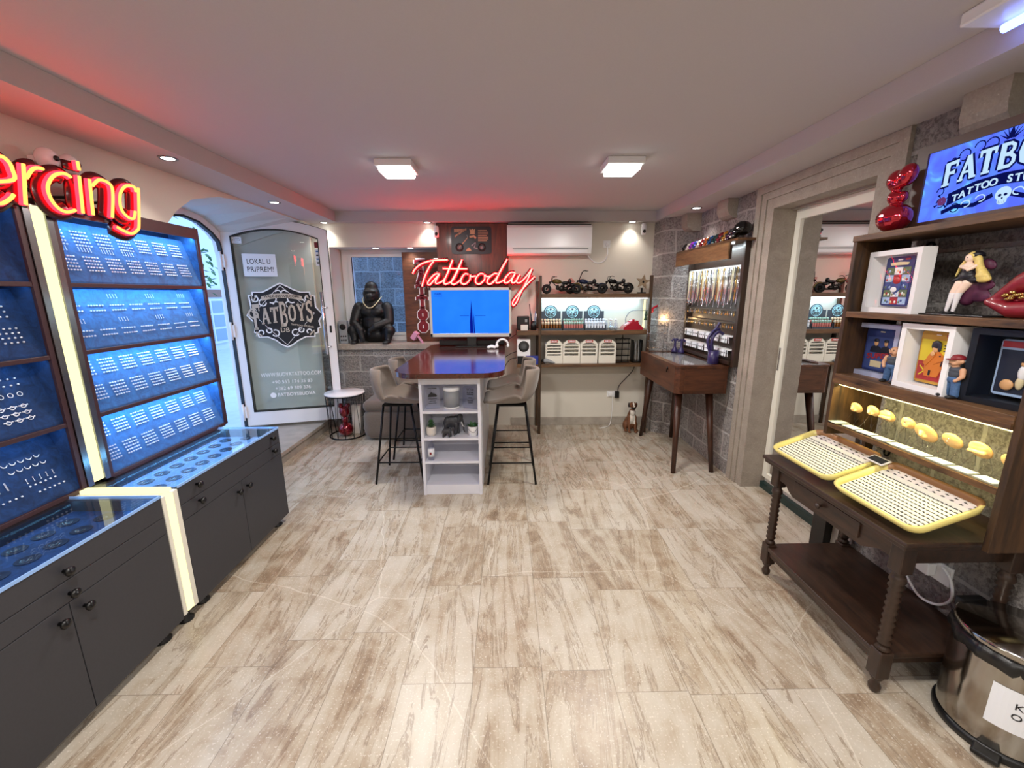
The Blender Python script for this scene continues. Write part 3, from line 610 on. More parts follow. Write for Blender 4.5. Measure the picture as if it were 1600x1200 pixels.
# ---- jewelry. one of each kind, then copies
def mk_stud():
    t=MB().ball((0,0,.004),(.0046,.0046,.0046),6,4).cyl((0,0,0),.0009,-.004,.004,5); return mesh('stud_earring',t,'jewel_metal')
def mk_ring(r=.009,w=.0016): return mesh('ring',MB().torus((0,0,.002),r,w,14,5),'jewel_metal')
def mk_shield():
    t=MB().torus((0,0,.003),.010,.0018,10,5,a0=PI,a1=2*PI); t.tube([(-.014,0,.003),(.014,0,.003)],.0018,5); t.ball((-.015,0,.003),.0032,6,4).ball((.015,0,.003),.0032,6,4); t.tube([(-.010,0,.003),(0,.006,.003),(.010,0,.003)],.0016,5); return mesh('horseshoe',t,'jewel_metal')
def mk_claw(): return mesh('claw',MB().tube(smoothpath([(-.010,.006,.003),(-.006,-.004,.003),(.004,-.006,.003),(.012,.002,.003)],3),[.0008+.0016*math.sin(PI*i/9) for i in range(10)],6),'jewel_metal')
def mk_bar():
    t=MB().tube([(0,-.008,.003),(0,.008,.003)],.0011,5).ball((0,-.009,.003),.0026,6,4).ball((0,.009,.003),.0026,6,4); return mesh('barbell',t,'jewel_metal')
def mk_chain():
    t=MB()
    for k in range(9): t.torus((0,.014-k*.0032,.003),.0024,.0007,6,4)
    t.ball((0,-.016,.003),.003,6,4); return mesh('pendant_chain',t,'jewel_metal')
MJ=dict(stud=mk_stud(),ring=mk_ring(),shield=mk_shield(),claw=mk_claw(),bar=mk_bar(),chain=mk_chain())
def boardM(zb,zt):
    u=Vector((0,1,0)); v=Vector((-2.10+2.012,0,zt-zb)).normalized(); n=u.cross(v)
    if n.x<0: n=-n
    m=Matrix((u,v,n)).transposed().to_4x4(); m.translation=Vector((-2.012,0,zb)); return m,(Vector((-.088,0,zt-zb))).length
JN={'stud':('stud_earring','tiny silver stud pinned to the blue velvet shelf','stud earring','small studs on the velvet shelves'),
'ring':('nose_ring','small silver hoop pinned to the near display case shelf','hoop','small hoops on the near display case'),
'shield':('horseshoe_ring','silver horseshoe ring with ball ends on the near display case shelf','ring','horseshoe rings on the near display case'),
'claw':('crescent_earring','silver crescent shaped spike on the near display case shelf','earring','crescent spikes on the near display case'),
'bar':('barbell','short silver barbell pinned to the velvet shelf','barbell','barbells on the velvet shelves'),
'chain':('chain_pendant','silver chain pendant with a ball end on the near velvet shelf','pendant','chain pendants on the velvet shelf')}
counts={k:0 for k in JN}; PEND={'stud':MB()}
def put(kind,M,rot=0,force=False):
    if kind=='stud' and counts['stud']>=300: 
        m=MJ['stud']; PEND['stud'].add([tuple(v.co) for v in m.vertices],[list(p.vertices) for p in m.polygons],M); return
    nm,lb,ct,gp=JN[kind]; o=link(nm,MJ[kind]); o.matrix_world=M@Matrix.Rotation(rot,4,'Z'); o['label']=lb; o['category']=ct; o['group']=gp; counts[kind]+=1
random.seed(11)
# near case: sparse, larger pieces seen from the right end
def clu(bm,y,v,kind,nx,ny,dx,dy,rot=0,jit=.0):
    for j in range(ny):
        for i in range(nx):
            put(kind,bm@Matrix.Translation((y+i*dx+random.uniform(-jit,jit),v+j*dy,0)),rot)
def board(B,i): return boardM(*B[i])
for i,(clus) in enumerate([
  [(1.42,.05,'stud',5,2,.022,.028),(1.58,.05,'stud',5,3,.022,.024),(1.60,.16,'stud',4,3,.024,.026),(1.45,.17,'ring',3,2,.03,.035)],
  [(1.52,.06,'stud',6,4,.024,.02),(1.70,.06,'stud',4,4,.022,.02),(1.56,.17,'bar',5,2,.026,.03),(1.71,.17,'stud',3,3,.024,.022)],
  [(1.64,.055,'shield',3,3,.040,.028),(1.63,.16,'ring',4,1,.034,.03),(1.64,.20,'stud',5,2,.026,.028),(1.54,.07,'chain',3,1,.03,.03)],
  [(1.62,.20,'claw',5,1,.030,.03),(1.63,.165,'claw',5,1,.030,.03),(1.66,.11,'bar',5,1,.026,.03),(1.66,.085,'stud',6,1,.02,.02),(1.68,.05,'stud',6,1,.02,.02),(1.53,.12,'chain',3,1,.03,.03),(1.53,.06,'stud',5,1,.022,.02)]]):
    bm,L=board(BA,i)
    for c in clus: clu(bm,*c)
for i in range(4):
    bm,L=board(BB,i)
    for row in range(2):
        for c in range(7):
            y=2.0+c*.118; v=.055+row*.125
            if i==1: ny,nx,dy=(2,6,.028)
            else: ny,nx,dy=(5,6,.0175)
            for j in range(ny):
                for k in range(nx):
                    put('stud',bm@Matrix.Translation((y+k*.0145+random.uniform(-.001,.001),v+j*dy*.95,0)))
            if row==0 and i==0 and c<4:
                for k in range(5): put('bar',bm@Matrix.Translation((y+k*.0145,v+.105,0)))
            if i==1 and c%2==0:
                for k in range(4): put('bar',bm@Matrix.Translation((y+.01+k*.016,v+.075,0)))
solo('stud_earrings',PEND['stud'],'jewel_metal','rows of small silver studs covering the blue velvet shelves','stud earrings',kind='stuff')
# round dishes in the counters
plain('dish_navy','08142e',.8)
dish=thing('jewelry_dish','round dark dish of silver rings under the glass counter by the doorway','dish',(-1.72,1.95,.64),0,'dishes under the far glass counter')
part('dish_rim',MB().lathe([(.033,0),(.036,.003),(.034,.004),(.028,.002),(.026,.001),(0,.001)],n=20),'dish_navy',dish)
mb=MB(); random.seed(5)
for k in range(5): a=random.uniform(0,2*PI); r=random.uniform(0,.018); mb.torus((r*math.cos(a),r*math.sin(a),.004),.006,.0009,8,4)
part('ring_heap',mb,'dark_chrome',dish)
first=True
for i in range(8):
    for j in range(3):
        p=(-1.67-j*.115,1.94+i*.105+(j%2)*.04,.640)
        if first: dish.location=p; first=False
        else: dup(dish,p)
for i in range(8):
    for j in range(3): dup(dish,(-1.67-j*.115,.95+i*.10+(j%2)*.04,.640),label='round dark dish of silver rings under the near glass counter',group='dishes under the near glass counter')
solo('rose_gold_dish',MB().lathe([(.034,0),(.036,.006),(.028,.01),(.024,.006),(.018,.008),(.012,.006)],n=24),'gold_metal','round rose gold dish under the near glass counter beside the light strip','dish',origin=None).location=(-1.635,1.725,.641)
# glass edge trim
for y0,y1,w in ((1.865,2.768,'far'),(.872,1.765,'near')):
    solo('glass_edge_strip',MB().box(-1.592,-1.586,y0,y1,.694,.706).box(-2.0,-1.592,y1-.004,y1,.694,.706),'edge_blue','thin pale blue edging along the %s glass counter'%w,'edging')
# ================================================================= PIERCING NEON
def neon_sign(name,label,strokes,toM,core,halo,back,r=.008,off=.045,bw=.04,bd=.014,parent_loc=(0,0,0),nrm=(0,-1,0)):
    t=thing(name,label,'neon sign',parent_loc); nv=Vector(nrm)
    c=MB()
    for s in strokes:
        P=smoothpath([toM(p) for p in s],4) if len(s)>2 else [toM(p) for p in s]
        part('neon_tube',MB().tube([p+nv*off for p in P],r,8),core,t,w=True); part('red_sleeve',MB().tube([p+nv*(off-.012) for p in P],r*1.75,8),halo,t,w=True); c.tube(P,(bw,bd),8,flat=nrm)
    part('backing',c,back,t,w=True); return t
XP=-1.95
PS=[[(1.225,2.25),(1.20,1.97)],[(1.20,2.23),(1.30,2.27),(1.37,2.20),(1.33,2.11),(1.23,2.10)],[(1.50,2.10),(1.485,1.955)],[(1.505,2.165),(1.503,2.135)],
 [(1.60,2.03),(1.69,2.05),(1.70,2.09),(1.665,2.125),(1.61,2.09),(1.585,2.02),(1.60,1.96),(1.63,1.945),(1.67,1.965),(1.69,1.985)]]
PS=[[(y+.0,z) for y,z in s] for s in PS]
PS[-1]=[(1.701,2.019),(1.792,2.048),(1.798,2.087),(1.791,2.113),(1.765,2.126),(1.725,2.087),(1.693,2.015),(1.697,1.965),(1.727,1.948),(1.764,1.972),(1.781,1.992)]
PS+=[[(1.843,2.12),(1.816,1.961)],[(1.843,2.068),(1.869,2.104),(1.891,2.119),(1.916,2.121)],
[(2.029,2.118),(2.009,2.126),(1.982,2.121),(1.952,2.103),(1.926,2.069),(1.916,2.037),(1.923,2.0),(1.943,1.973),(1.972,1.963),(2.002,1.971),(2.017,1.979)],
[(2.069,2.133),(2.05,1.971)],[(2.075,2.196),(2.075,2.159)],[(2.116,2.132),(2.098,1.972)],[(2.125,2.106),(2.164,2.141),(2.203,2.142),(2.226,2.124),(2.22,2.07),(2.196,1.977)],
[(2.363,2.132),(2.361,2.153),(2.331,2.155),(2.299,2.141),(2.269,2.105),(2.255,2.056),(2.26,2.018),(2.291,1.993),(2.321,1.995),(2.337,2.032)],
[(2.384,2.155),(2.346,1.97),(2.327,1.936),(2.292,1.915),(2.256,1.919),(2.213,1.935)]]
t=neon_sign('neon_sign','glowing red neon lettering reading Piercing above the display cases',PS,lambda p:Vector((XP-.024,p[0],p[1])),'neon_core','neon_red','neon_back',r=.0065,off=.038,bw=.038,bd=.012,parent_loc=(-2.0,1.8,2.0),nrm=(1,0,0))
mb=MB()
for y,z in ((1.3,2.08),(1.72,2.04),(1.96,2.05),(2.15,2.06),(2.32,2.07)): mb.tube([(-2.185,y,z),(-1.99,y,z)],.008,8)
part('wall_bracket',mb,'black_plastic',t,w=True)
t=thing('security_camera','white twin dome security camera above the piercing lettering','camera',(-2.15,2.16,2.22))
for dy in (-.045,.055): part('camera_head',MB().ball((.04,dy,0),(.042,.042,.048),14,10).lathe([(.012,0),(.012,.006)],(.082,dy,0),10,axis=0,mi=1),['white_plastic','black_plastic'],t)
part('mount',MB().box(-.035,.02,-.06,.07,-.012,.012,bev=.004),'white_plastic',t)
# ================================================================= BAR ISLAND
wood('wood_mahogany','2b100c','5e271b',.16,(22,3,22),.7)
top=rrect(-.865,-.012,3.005,5.2,.20,8); top=[(x,min(y,4.88)) for x,y in top]
bm_=MB().prism([(x,y) for x,y in rrect(-.865,-.012,3.005,4.88,.19,8)],.988,1.027)
bar=thing('bar_table','long dark mahogany bar top with rounded corners on a white shelf base','bar table',(-.43,3.9,0))
part('tabletop',bm_,'wood_mahogany',bar,w=True)
part('rear_support',MB().box(-.655,-.215,3.52,4.86,.0,.985,bev=.003),'white_laminate',bar,w=True)
sh=thing('shelf_unit','white open shelf unit under the front end of the bar top','shelf unit',(-.43,3.3,0))
a,b,y0,y1=-.677,-.203,3.11,3.515
part('side_panel',MB().box(a,a+.022,y0,y1,0,.984,bev=.001),'white_laminate',sh,w=True); part('side_panel',MB().box(b-.022,b,y0,y1,0,.984,bev=.001),'white_laminate',sh,w=True)
part('back_panel',MB().box(a+.022,b-.022,y1-.012,y1,.0,.984),'white_laminate',sh,w=True)
part('top_rail',MB().box(a+.022,b-.022,y0+.004,y1-.012,.922,.982),'white_laminate',sh,w=True)
for z in (.707,.487,.290): part('shelf',MB().box(a+.022,b-.022,y0+.006,y1-.012,z-.02,z),'white_laminate',sh,w=True)
part('plinth',MB().box(a+.022,b-.022,y0+.012,y1-.012,0,.085),'white_laminate',sh,w=True)
# items on the shelves
for i,(x,lb,rz_) in enumerate(((-.59,'clear acrylic award plaque standing left of the round speaker',.22),(-.29,'clear acrylic award plaque standing right of the round speaker',-.22))):
    t=thing('award_plaque',lb,'plaque',(x,3.20,.707),rz_,'acrylic plaques beside the speaker')
    part('acrylic_block',MB().prism([(-.055,0),(.055,0),(.062,.03),(.058,.165),(.045,.178),(-.045,.178),(-.058,.165),(-.062,.03)],-.011,.011,1),'acrylic',t)
    mb=MB(); M=frameM((0,-.0125,.12),(1,0,0),(0,0,1))
    if i==0:
        mb.prism([(-.035,.098),(-.03,.115),(-.018,.127),(-.006,.138),(.004,.128),(.02,.125),(.032,.112),(.038,.108),(.032,.098)],-.0128,-.0118,1); 
        for z,w in ((.165,.07),(.082,.07),(.06,.05),(.045,.06)): mb.box(-w/2,w/2,-.0128,-.0118,z,z+.004)
    else:
        text(mb,'TATTOO',.022,frameM((.005,-.0122,.155),(1,0,0),(0,0,1)),fit=.06,bold=.02); text(mb,'BUDVA',.022,frameM((.005,-.0122,.13),(1,0,0),(0,0,1)),fit=.055,bold=.02)
        for z,w in ((.112,.055),(.085,.03),(.06,.045),(.045,.04)): mb.box(-w/2+.005,w/2+.005,-.0128,-.0118,z,z+.005)
    part('engraving',mb,'ink_black',t)
t=thing('round_speaker','grey cloth covered round speaker with white rims on the top shelf','speaker',(-.44,3.22,.707))
part('cloth_body',MB().lathe([(.062,.016),(.064,.08),(.062,.145)],n=32),'grey_plastic',t); part('top_rim',MB().lathe([(.062,.145),(.067,.150),(.067,.166),(.055,.172),(0,.172)],n=32),'white_plastic',t); part('base_rim',MB().lathe([(.055,0),(.064,.004),(.064,.016)],n=32),'white_plastic',t)
def succulent(x,lb,kind):
    t=thing('potted_succulent',lb,'potted plant',(x,3.185,.487))
    if kind: part('pot',MB().lathe([(.034,0),(.038,.004),(.042,.075),(.040,.078),(.036,.075),(.034,.06)],n=24),'white_plastic',t); part('handle_cord',MB().tube(smoothpath([(-.042,-.01,.065),(-.02,-.04,.045),(.012,-.043,.035),(.035,-.025,.06)],5),.0012,6),'ink_black',t)
    else: part('pot',MB().lathe([(.026,0),(.036,.008),(.041,.03),(.038,.035),(.042,.045),(.039,.052),(.041,.06),(.037,.075),(.033,.076),(.031,.06)],n=24),'plaster_white',t)
    mb=MB(); random.seed(21+kind)
    if kind:
        for k in range(46):
            a=random.uniform(0,2*PI); e=random.uniform(.2,1.4); leaf(mb,(.018*math.cos(a),.018*math.sin(a),.07),(math.cos(a)*math.cos(e),math.sin(a)*math.cos(e),math.sin(e)),random.uniform(.025,.045),.018)
    else:
        for lv in range(5):
            for k in range(7):
                a=2*PI*k/7+lv*.4; leaf(mb,(0,0,.078+lv*.011),(math.cos(a),math.sin(a),.10+.35*lv/4),.044-.006*lv,.013)
        mb.tube([(0,0,.06),(0,0,.135)],.004)
    part('leaves',mb,'leaf_green',t); part('soil',MB().lathe([(.034 if kind else .031,.064),(0,.068)],n=18),'wood_dark',t)
succulent(-.607,'small spiky succulent in a ribbed white pot','') if False else None
succulent(-.607,'small spiky succulent in a ribbed white pot left of the elephants',0); succulent(-.272,'small green succulent in a white bucket pot right of the elephants',1)
plain('elephant_grey','33343a',.5,var=.25,bump=.4,scale=80)
def elephant(s,calf):
    P=[('b',(0,0,.098),(.062,.034,.045)),('b',(-.035,0,.095),(.034,.032,.045)),('b',(.035,0,.105),(.034,.030,.040)),('b',(.072,0,.128),(.028,.024,.034),(0,20,0)),('b',(.066,.024,.128),(.010,.007,.034),(15,0,20)),('b',(.066,-.024,.128),(.010,.007,.034),(-15,0,-20)),
     ('c',(.085,0,.12),(.102,0,.08),.014,.010),('c',(.102,0,.08),(.104,0,.035),.010,.007),('c',(.104,0,.035),(.113,0,.016),.007,.005),('c',(-.068,0,.10),(-.080,0,.055),.005,.004)]
    for x,y,k in ((.048,.018,.008),(.040,-.018,-.006),(-.040,.018,.004),(-.048,-.018,-.008)): P.append(('c',(x,y,.08),(x+k,y,.010),.018,.0135))
    return [tuple([p[0]]+[tuple(c*s for c in q) if isinstance(q,tuple) and i<2+(p[0]=='c') else q for i,q in enumerate(p[1:],0)]) for p in P] if False else P
t=thing('elephant_figurine','dark grey standing elephant figurine on the second shelf','figurine',(-.445,3.21,.487))
t.scale=(.92,.92,1.08)
meshpart('body',blob('body',elephant(1,0),.0035,'elephant_grey',3),t)
part('tusk',MB().tube(smoothpath([(.088,-.014,.10),(.10,-.018,.07),(.118,-.016,.062)],4),[.004,.004,.004,.0035,.003,.003,.002,.0015,.001],6),'white_plastic',t); part('tusk',MB().tube(smoothpath([(.088,.014,.10),(.10,.018,.07),(.118,.016,.062)],4),[.004,.004,.004,.0035,.003,.003,.002,.0015,.001],6),'white_plastic',t)
t2=thing('elephant_figurine','small elephant calf figurine in front of the big one','figurine',(-.475,3.135,.487)); t2.scale=(.52,.52,.52)
me=[c for c in t.children if c.name.startswith('body')][0].data; meshpart('body',me,t2)
# bottle
t=thing('bottle','clear glass bottle with a white and red label on the third shelf','bottle',(-.612,3.16,.290))
part('glass_body',MB().lathe([(.024,0),(.026,.006),(.026,.10),(.020,.125),(.010,.145),(.009,.165)],n=20),'acrylic',t); part('cap',MB().lathe([(.011,.163),(.011,.19),(0,.191)],n=16),'white_plastic',t)
part('label_wrap',MB().lathe([(.0265,.03),(.0265,.095)],n=20).box(-.008,.008,-.0285,-.0262,.05,.07,mi=1),['paper_white','sticker_red'],t)
# ---------------------------------------------------------------- TV
plain('tv_bezel','c9c5c2',.3,.3)
s=NT('tv_picture'); tc=s.n('ShaderNodeTexCoord'); sp=s.n('ShaderNodeSeparateXYZ'); s.l(tc.outputs['Object'],sp.inputs[0])
f=noise(s,tc.outputs['Object'],2,3); e=s.n('ShaderNodeEmission'); s.l(ramp(s,f,(.3,hx('1f74ff')),(.7,hx('2b86ff'))),e.inputs[0]); e.inputs[1].default_value=1.15; s.l(e.outputs[0],s.out.inputs[0])
emis('tv_dark',hx('0a1fa8'),.8); emis('tv_line',hx('124fd6'),1)
tv=thing('television','silver framed television showing a blue picture on the far end of the bar','television',(-.385,4.60,1.03))
zc0,zc1,x0,x1=1.138,1.668,-.83,.060
mb=MB(); 
for a in ((x0,x1,zc1-.028,zc1),(x0,x1,zc0,zc0+.038),(x0,x0+.026,zc0,zc1),(x1-.026,x1,zc0,zc1)): mb.box(a[0],a[1],4.575,4.615,a[2],a[3],bev=.003)
part('bezel',mb,'tv_bezel',tv,w=True); part('back_cover',MB().box(x0+.02,x1-.02,4.60,4.65,zc0+.01,zc1-.01,bev=.01),'black_plastic',tv,w=True)
scn=part('screen',MB().box(x0+.026,x1-.026,4.585,4.60,zc0+.038,zc1-.028),'tv_picture',tv,w=True)
mb=MB(); xc=-.372; ys=4.5845
mb.prism([(xc-.022,zc0+.038),(xc-.024,1.30),(xc-.012,1.42),(xc-.004,1.54),(xc+.004,1.42),(xc+.010,1.30),(xc+.012,zc0+.038)],ys-.001,ys,1); mb.prism([(xc+.018,zc0+.038),(xc+.018,1.34),(xc+.022,1.40),(xc+.027,1.30),(xc+.032,zc0+.038)],ys-.001,ys,1)
mb.box(xc-.13,xc-.03,ys-.001,ys,1.366,1.369); mb.box(xc+.035,xc+.15,ys-.001,ys,1.366,1.369)
bxx=x0+.055
for a in ((0,.085,.0,.0015),(0,.085,.042,.0435),(0,.0015,0,.0435),(.0835,.085,0,.0435)): mb.box(bxx+a[0],bxx+a[1],ys-.001,ys,1.575+a[2],1.575+a[3])
text(mb,'FARI',.022,frameM((bxx+.0425,ys-.001,1.602),(1,0,0),(0,0,1)),fit=.065,bold=.01); mb.box(bxx+.012,bxx+.072,ys-.001,ys,1.584,1.586)
part('picture_detail',mb,'tv_dark',scn,w=True)
part('stand',MB().prism([(-.56,4.52),(-.20,4.52),(-.24,4.66),(-.52,4.66)],1.03,1.042).box(-.43,-.33,4.60,4.63,1.04,1.15),'black_plastic',tv,w=True)
solo('soundbar',MB().box(-.76,-.02,4.70,4.77,1.032,1.09,bev=.01),'black_plastic','long black soundbar behind the television stand','soundbar')
t=thing('headset','white headset lying on the bar in front of the television','headset',(-.04,4.46,1.03),.1)
part('headband',MB().torus((0,0,.03),.062,.012,20,8,axis=1,a0=.2,a1=PI-.1),'white_plastic',t); part('ear_cup',MB().ball((-.06,-.01,.022),(.020,.024,.022)),'white_plastic',t); part('ear_cup',MB().ball((.06,-.01,.022),(.016,.024,.022)),'white_plastic',t)
solo('game_controller',MB().ball((0,0,.02),(.042,.03,.02)).ball((-.03,-.02,.016),(.02,.028,.016)).ball((.03,-.02,.016),(.02,.028,.016)),'white_plastic','small white controller lying left of the headset','controller').location=(-.155,4.42,1.028)
# ---------------------------------------------------------------- bar stools
def make_stool():
    t=thing('bar_stool','x','bar stool',(0,0,0))
    # shell seat: back at -X, open side +X
    nu,nv=15,17; v=[];f=[]
    prof=[(.215,.700,.15),(.235,.722,.175),(.17,.715,.205),(.08,.700,.215),(-.02,.695,.222),(-.10,.705,.225),(-.155,.735,.225),(-.19,.785,.22),(-.21,.84,.205),(-.222,.90,.185),(-.230,.955,.155),(-.232,.985,.11)]
    rows=[]
    for (x,z,hw) in prof:
        r=[]
        for k in range(nv):
            q=-1+2*k/(nv-1); lift=max(0,abs(q)-.55)/.45; back=max(0,min(1,(-.05-x)/.15))
            y=hw*math.sin(q*PI/2*.98)
            wrap=(1-math.cos(q*PI/2))
            rows_z=z+ (.05*wrap*(1-back) if x<.12 else .012*wrap)+ (.10*wrap*math.sin(PI*min(1,max(0,(.10-x)/.28)))*.6)
            xx=x+back*wrap*.11
            r.append((xx,y,rows_z))
        rows.append(r)
    off=[]
    for r in rows: off+=r
    n=len(rows)
    mb=MB(); mb.add(off,[(i*nv+k,i*nv+k+1,(i+1)*nv+k+1,(i+1)*nv+k) for i in range(n-1) for k in range(nv-1)],None,0,True)
    me=mesh('seat_shell',mb,'fabric_taupe'); o=link('seat_shell',me); s=o.modifiers.new('s','SOLIDIFY'); s.thickness=.032; s.offset=0; b=o.modifiers.new('b','SUBSURF'); b.levels=2; b.render_levels=2
    dg=bpy.context.evaluated_depsgraph_get(); dg.update(); m2=bpy.data.meshes.new_from_object(o.evaluated_get(dg)); bpy.data.objects.remove(o); m2.name='seat_shell'
    for p in m2.polygons: p.use_smooth=True
    meshpart('seat_shell',m2,t)
    tops=[(.11,-.12),(.11,.12),(-.12,-.12),(-.12,.12)]; feet=[(.205,-.205),(.205,.205),(-.205,-.205),(-.205,.205)]
    P=lambda i,z: (tops[i][0]+(feet[i][0]-tops[i][0])*(1-z/.69),tops[i][1]+(feet[i][1]-tops[i][1])*(1-z/.69),z)
    for i in range(4): part('leg',MB().tube([P(i,.004),P(i,.69)],.0095,10),'black_metal',t)
    for a,b in ((0,1),(1,3),(3,2),(2,0)): part('foot_rail',MB().tube([P(a,.19),P(b,.19)],.006,8),'black_metal',t)
    part('under_frame',MB().box(-.13,.12,-.13,.13,.675,.688),'black_metal',t)
    return t
st=make_stool(); st.location=(-.922,3.52,0); st['label']='taupe bar stool left of the bar, nearest to the camera'; st['group']='bar stools around the bar'
dup(st,(-.915,4.06,0),0,'taupe bar stool behind another on the left of the bar'); dup(st,(.042,3.485,0),PI,'taupe bar stool right of the bar, nearest to the camera'); dup(st,(.045,3.98,0),PI,'taupe bar stool behind another on the right of the bar')
# ---------------------------------------------------------------- ottoman, wire side table
mb=MB(); mb.box(0,0,0,0,0,0) if False else None
def cushion(x0,x1,y0,y1,z0,z1,b,mat,name,parent,w=True):
    bm=bmesh.new(); bmesh.ops.create_cube(bm,size=1)
    for q in bm.verts: q.co=Vector(((x0+x1)/2+q.co.x*(x1-x0),(y0+y1)/2+q.co.y*(y1-y0),(z0+z1)/2+q.co.z*(z1-z0)))
    bmesh.ops.bevel(bm,geom=bm.edges[:],offset=b,segments=5,affect='EDGES',profile=.5); m=MB(); bm.verts.index_update()
    m.add([q.co.copy() for q in bm.verts],[[q.index for q in f.verts] for f in bm.faces],None,0,True); bm.free(); return part(name,m,mat,parent,w=w)
ot=thing('ottoman','large brown suede ottoman against the low stone wall','ottoman',(-1.25,4.60,0))
cushion(-1.60,-.92,4.38,4.86,.01,.36,.10,'fabric_suede','body',ot); cushion(-1.59,-.93,4.39,4.85,.33,.455,.06,'fabric_suede','seat_cushion',ot)
sd=thing('side_table','round white topped side table with a black wire basket base','side table',(-1.85,4.625,0))
part('tabletop',MB().lathe([(.215,.498),(.218,.505),(.215,.514),(0,.514)],n=40),'white_plastic',sd); part('top_ring',MB().torus((0,0,.492),.212,.006,40,8),'black_metal',sd); part('base_ring',MB().torus((0,0,.008),.195,.008,40,8),'black_metal',sd)
for k in range(14):
    a=2*PI*k/14; b=a+2*PI/28
    part('wire',MB().tube([(.195*math.cos(a),.195*math.sin(a),.01),(.212*math.cos(b),.212*math.sin(b),.49)],.003,6).tube([(.195*math.cos(a),.195*math.sin(a),.01),(.212*math.cos(b-2*PI/14),.212*math.sin(b-2*PI/14),.49)],.003,6),'black_metal',sd)
plain('red_gloss','8e0f22',.08,.6,Coat_Weight=1.0)
solo('red_ornament',MB().ball((0,0,.08),(.085,.085,.08),20,14).ball((0,0,.19),(.035,.035,.045),14,10).ball((0,0,.29),(.06,.06,.065),18,12).ball((.04,0,.36),(.03,.03,.03)).ball((-.04,0,.36),(.03,.03,.03)),'red_gloss','glossy red balloon ornament inside the wire side table','ornament').location=(-1.86,4.60,.0)
solo('box',MB().box(-.05,.05,-.03,.03,0,.34,bev=.004),'plaster_white','tall white box standing inside the wire side table','box').location=(-1.76,4.70,0)
# ================================================================= WINDOW LEDGE
plain('gorilla_black','08090b',.5,var=.35,bump=.7,scale=45); plain('gorilla_face','17181b',.35)
g=thing('gorilla_statue','seated black gorilla statue on the window ledge','statue',(-1.60,5.085,1.03))
P=[('b',(0,.03,.20),(.17,.13,.20)),('b',(0,.02,.36),(.185,.115,.13)),('b',(-.05,-.055,.37),(.085,.05,.06)),('b',(.05,-.055,.37),(.085,.05,.06)),('b',(0,.035,.10),(.20,.14,.11)),
 ('b',(0,.02,.47),(.12,.085,.06)),
 # arms
 ('b',(-.165,.01,.40),(.075,.075,.085)),('b',(.165,.01,.40),(.075,.075,.085)),
 ('c',(-.18,.0,.39),(-.215,-.06,.24),.068,.058),('c',(-.215,-.06,.24),(-.12,-.15,.155),.058,.048),('c',(-.12,-.15,.155),(-.10,-.16,.07),.045,.035),
 ('c',(.18,.0,.39),(.205,-.06,.25),.068,.058),('c',(.205,-.06,.25),(.06,-.155,.20),.058,.045),('c',(.06,-.155,.20),(.0,-.165,.16),.042,.03),
 # legs
 ('c',(-.12,.0,.10),(-.22,-.10,.15),.085,.07),('c',(-.22,-.10,.15),(-.20,-.13,.03),.06,.038),('b',(-.195,-.15,.02),(.045,.07,.022)),
 ('c',(.12,.0,.10),(.21,-.10,.15),.085,.07),('c',(.21,-.10,.15),(.19,-.13,.03),.06,.038),('b',(.185,-.16,.02),(.045,.07,.022)),
 # head
 ('b',(.0,-.01,.575),(.102,.085,.100)),('b',(0,.0,.65),(.078,.07,.075)),('b',(0,-.082,.605),(.074,.022,.017)),('b',(0,-.088,.548),(.050,.038,.036)),('b',(0,-.075,.52),(.058,.042,.034)),('b',(-.05,0,.53),(.045,.055,.07)),('b',(.05,0,.53),(.045,.055,.07)),('b',(-.087,-.005,.59),(.01,.016,.02)),('b',(.087,-.005,.59),(.01,.016,.02))]
for k in range(4):
    P.append(('c',(-.215+k*.016,-.20,.018),(-.218+k*.017,-.225,.012),.010,.008)); P.append(('c',(.160+k*.017,-.21,.018),(.158+k*.018,-.24,.012),.010,.008)); P.append(('c',(-.12+k*.016,-.17,.06),(-.122+k*.016,-.178,.03),.010,.008)); P.append(('c',(.005-k*.002,-.165,.155-k*.014),(-.03,-.16,.145-k*.014),.010,.008))
def gp(c,n): return 0
meshpart('body',blob('body',P,.0075,'gorilla_black',3),g)
part('face_mask',MB().ball((0,-.105,.556),(.020,.012,.012)).ball((-.028,-.086,.585),(.008,.006,.005)).ball((.028,-.086,.585),(.008,.006,.005)).tube([(-.03,-.118,.52),(0,-.124,.517),(.03,-.118,.52)],.003),'gorilla_face',g)
part('nostril',MB().ball((-.009,-.117,.556),(.004,.003,.004)).ball((.009,-.117,.556),(.004,.003,.004)),'ink_black',g)
t=thing('necklace','pale gold chain hanging round the gorilla neck','necklace',(-1.60,5.085,1.50))
part('chain',MB().tube(smoothpath([(-.105,.03,.075),(-.10,-.045,.045),(-.075,-.09,.00),(-.03,-.118,-.045),(0,-.122,-.052),(.03,-.118,-.045),(.075,-.09,.00),(.10,-.045,.045),(.105,.03,.075)],5),.0055,8),'white_plastic',t)
for c in t.children: c.data.materials[0]=plain('pale_gold','e4dcb8',.3,.2)
t=thing('game_figure_speaker','small grey speaker with a round cone at the left end of the ledge','speaker',(-1.925,4.97,1.03),.15)
t.name='speaker'
part('cabinet',MB().box(-.045,.045,-.05,.05,0,.27,bev=.006),'grey_plastic',t); part('cone',MB().lathe([(.035,0),(.032,.004),(.012,-.004),(0,.0)],(0,-.056,.20),20,axis=1),'black_plastic',t)
for k in range(6): part('button',MB().cyl((-.025+.025*(k%3),-.052,.04+.05*(k//3)),.009,-.004,.004,10,axis=1) if False else MB().lathe([(.009,0),(.008,.006)],(-.025+.025*(k%3),-.056,.045+.045*(k//3)),10,axis=1),'black_plastic',t)
plain('pink_plastic','d79ab8',.5)
t=thing('pink_hammer','small pink toy hammer leaning on the ledge by the sign board','toy hammer',(-1.07,4.98,1.03),-.2)
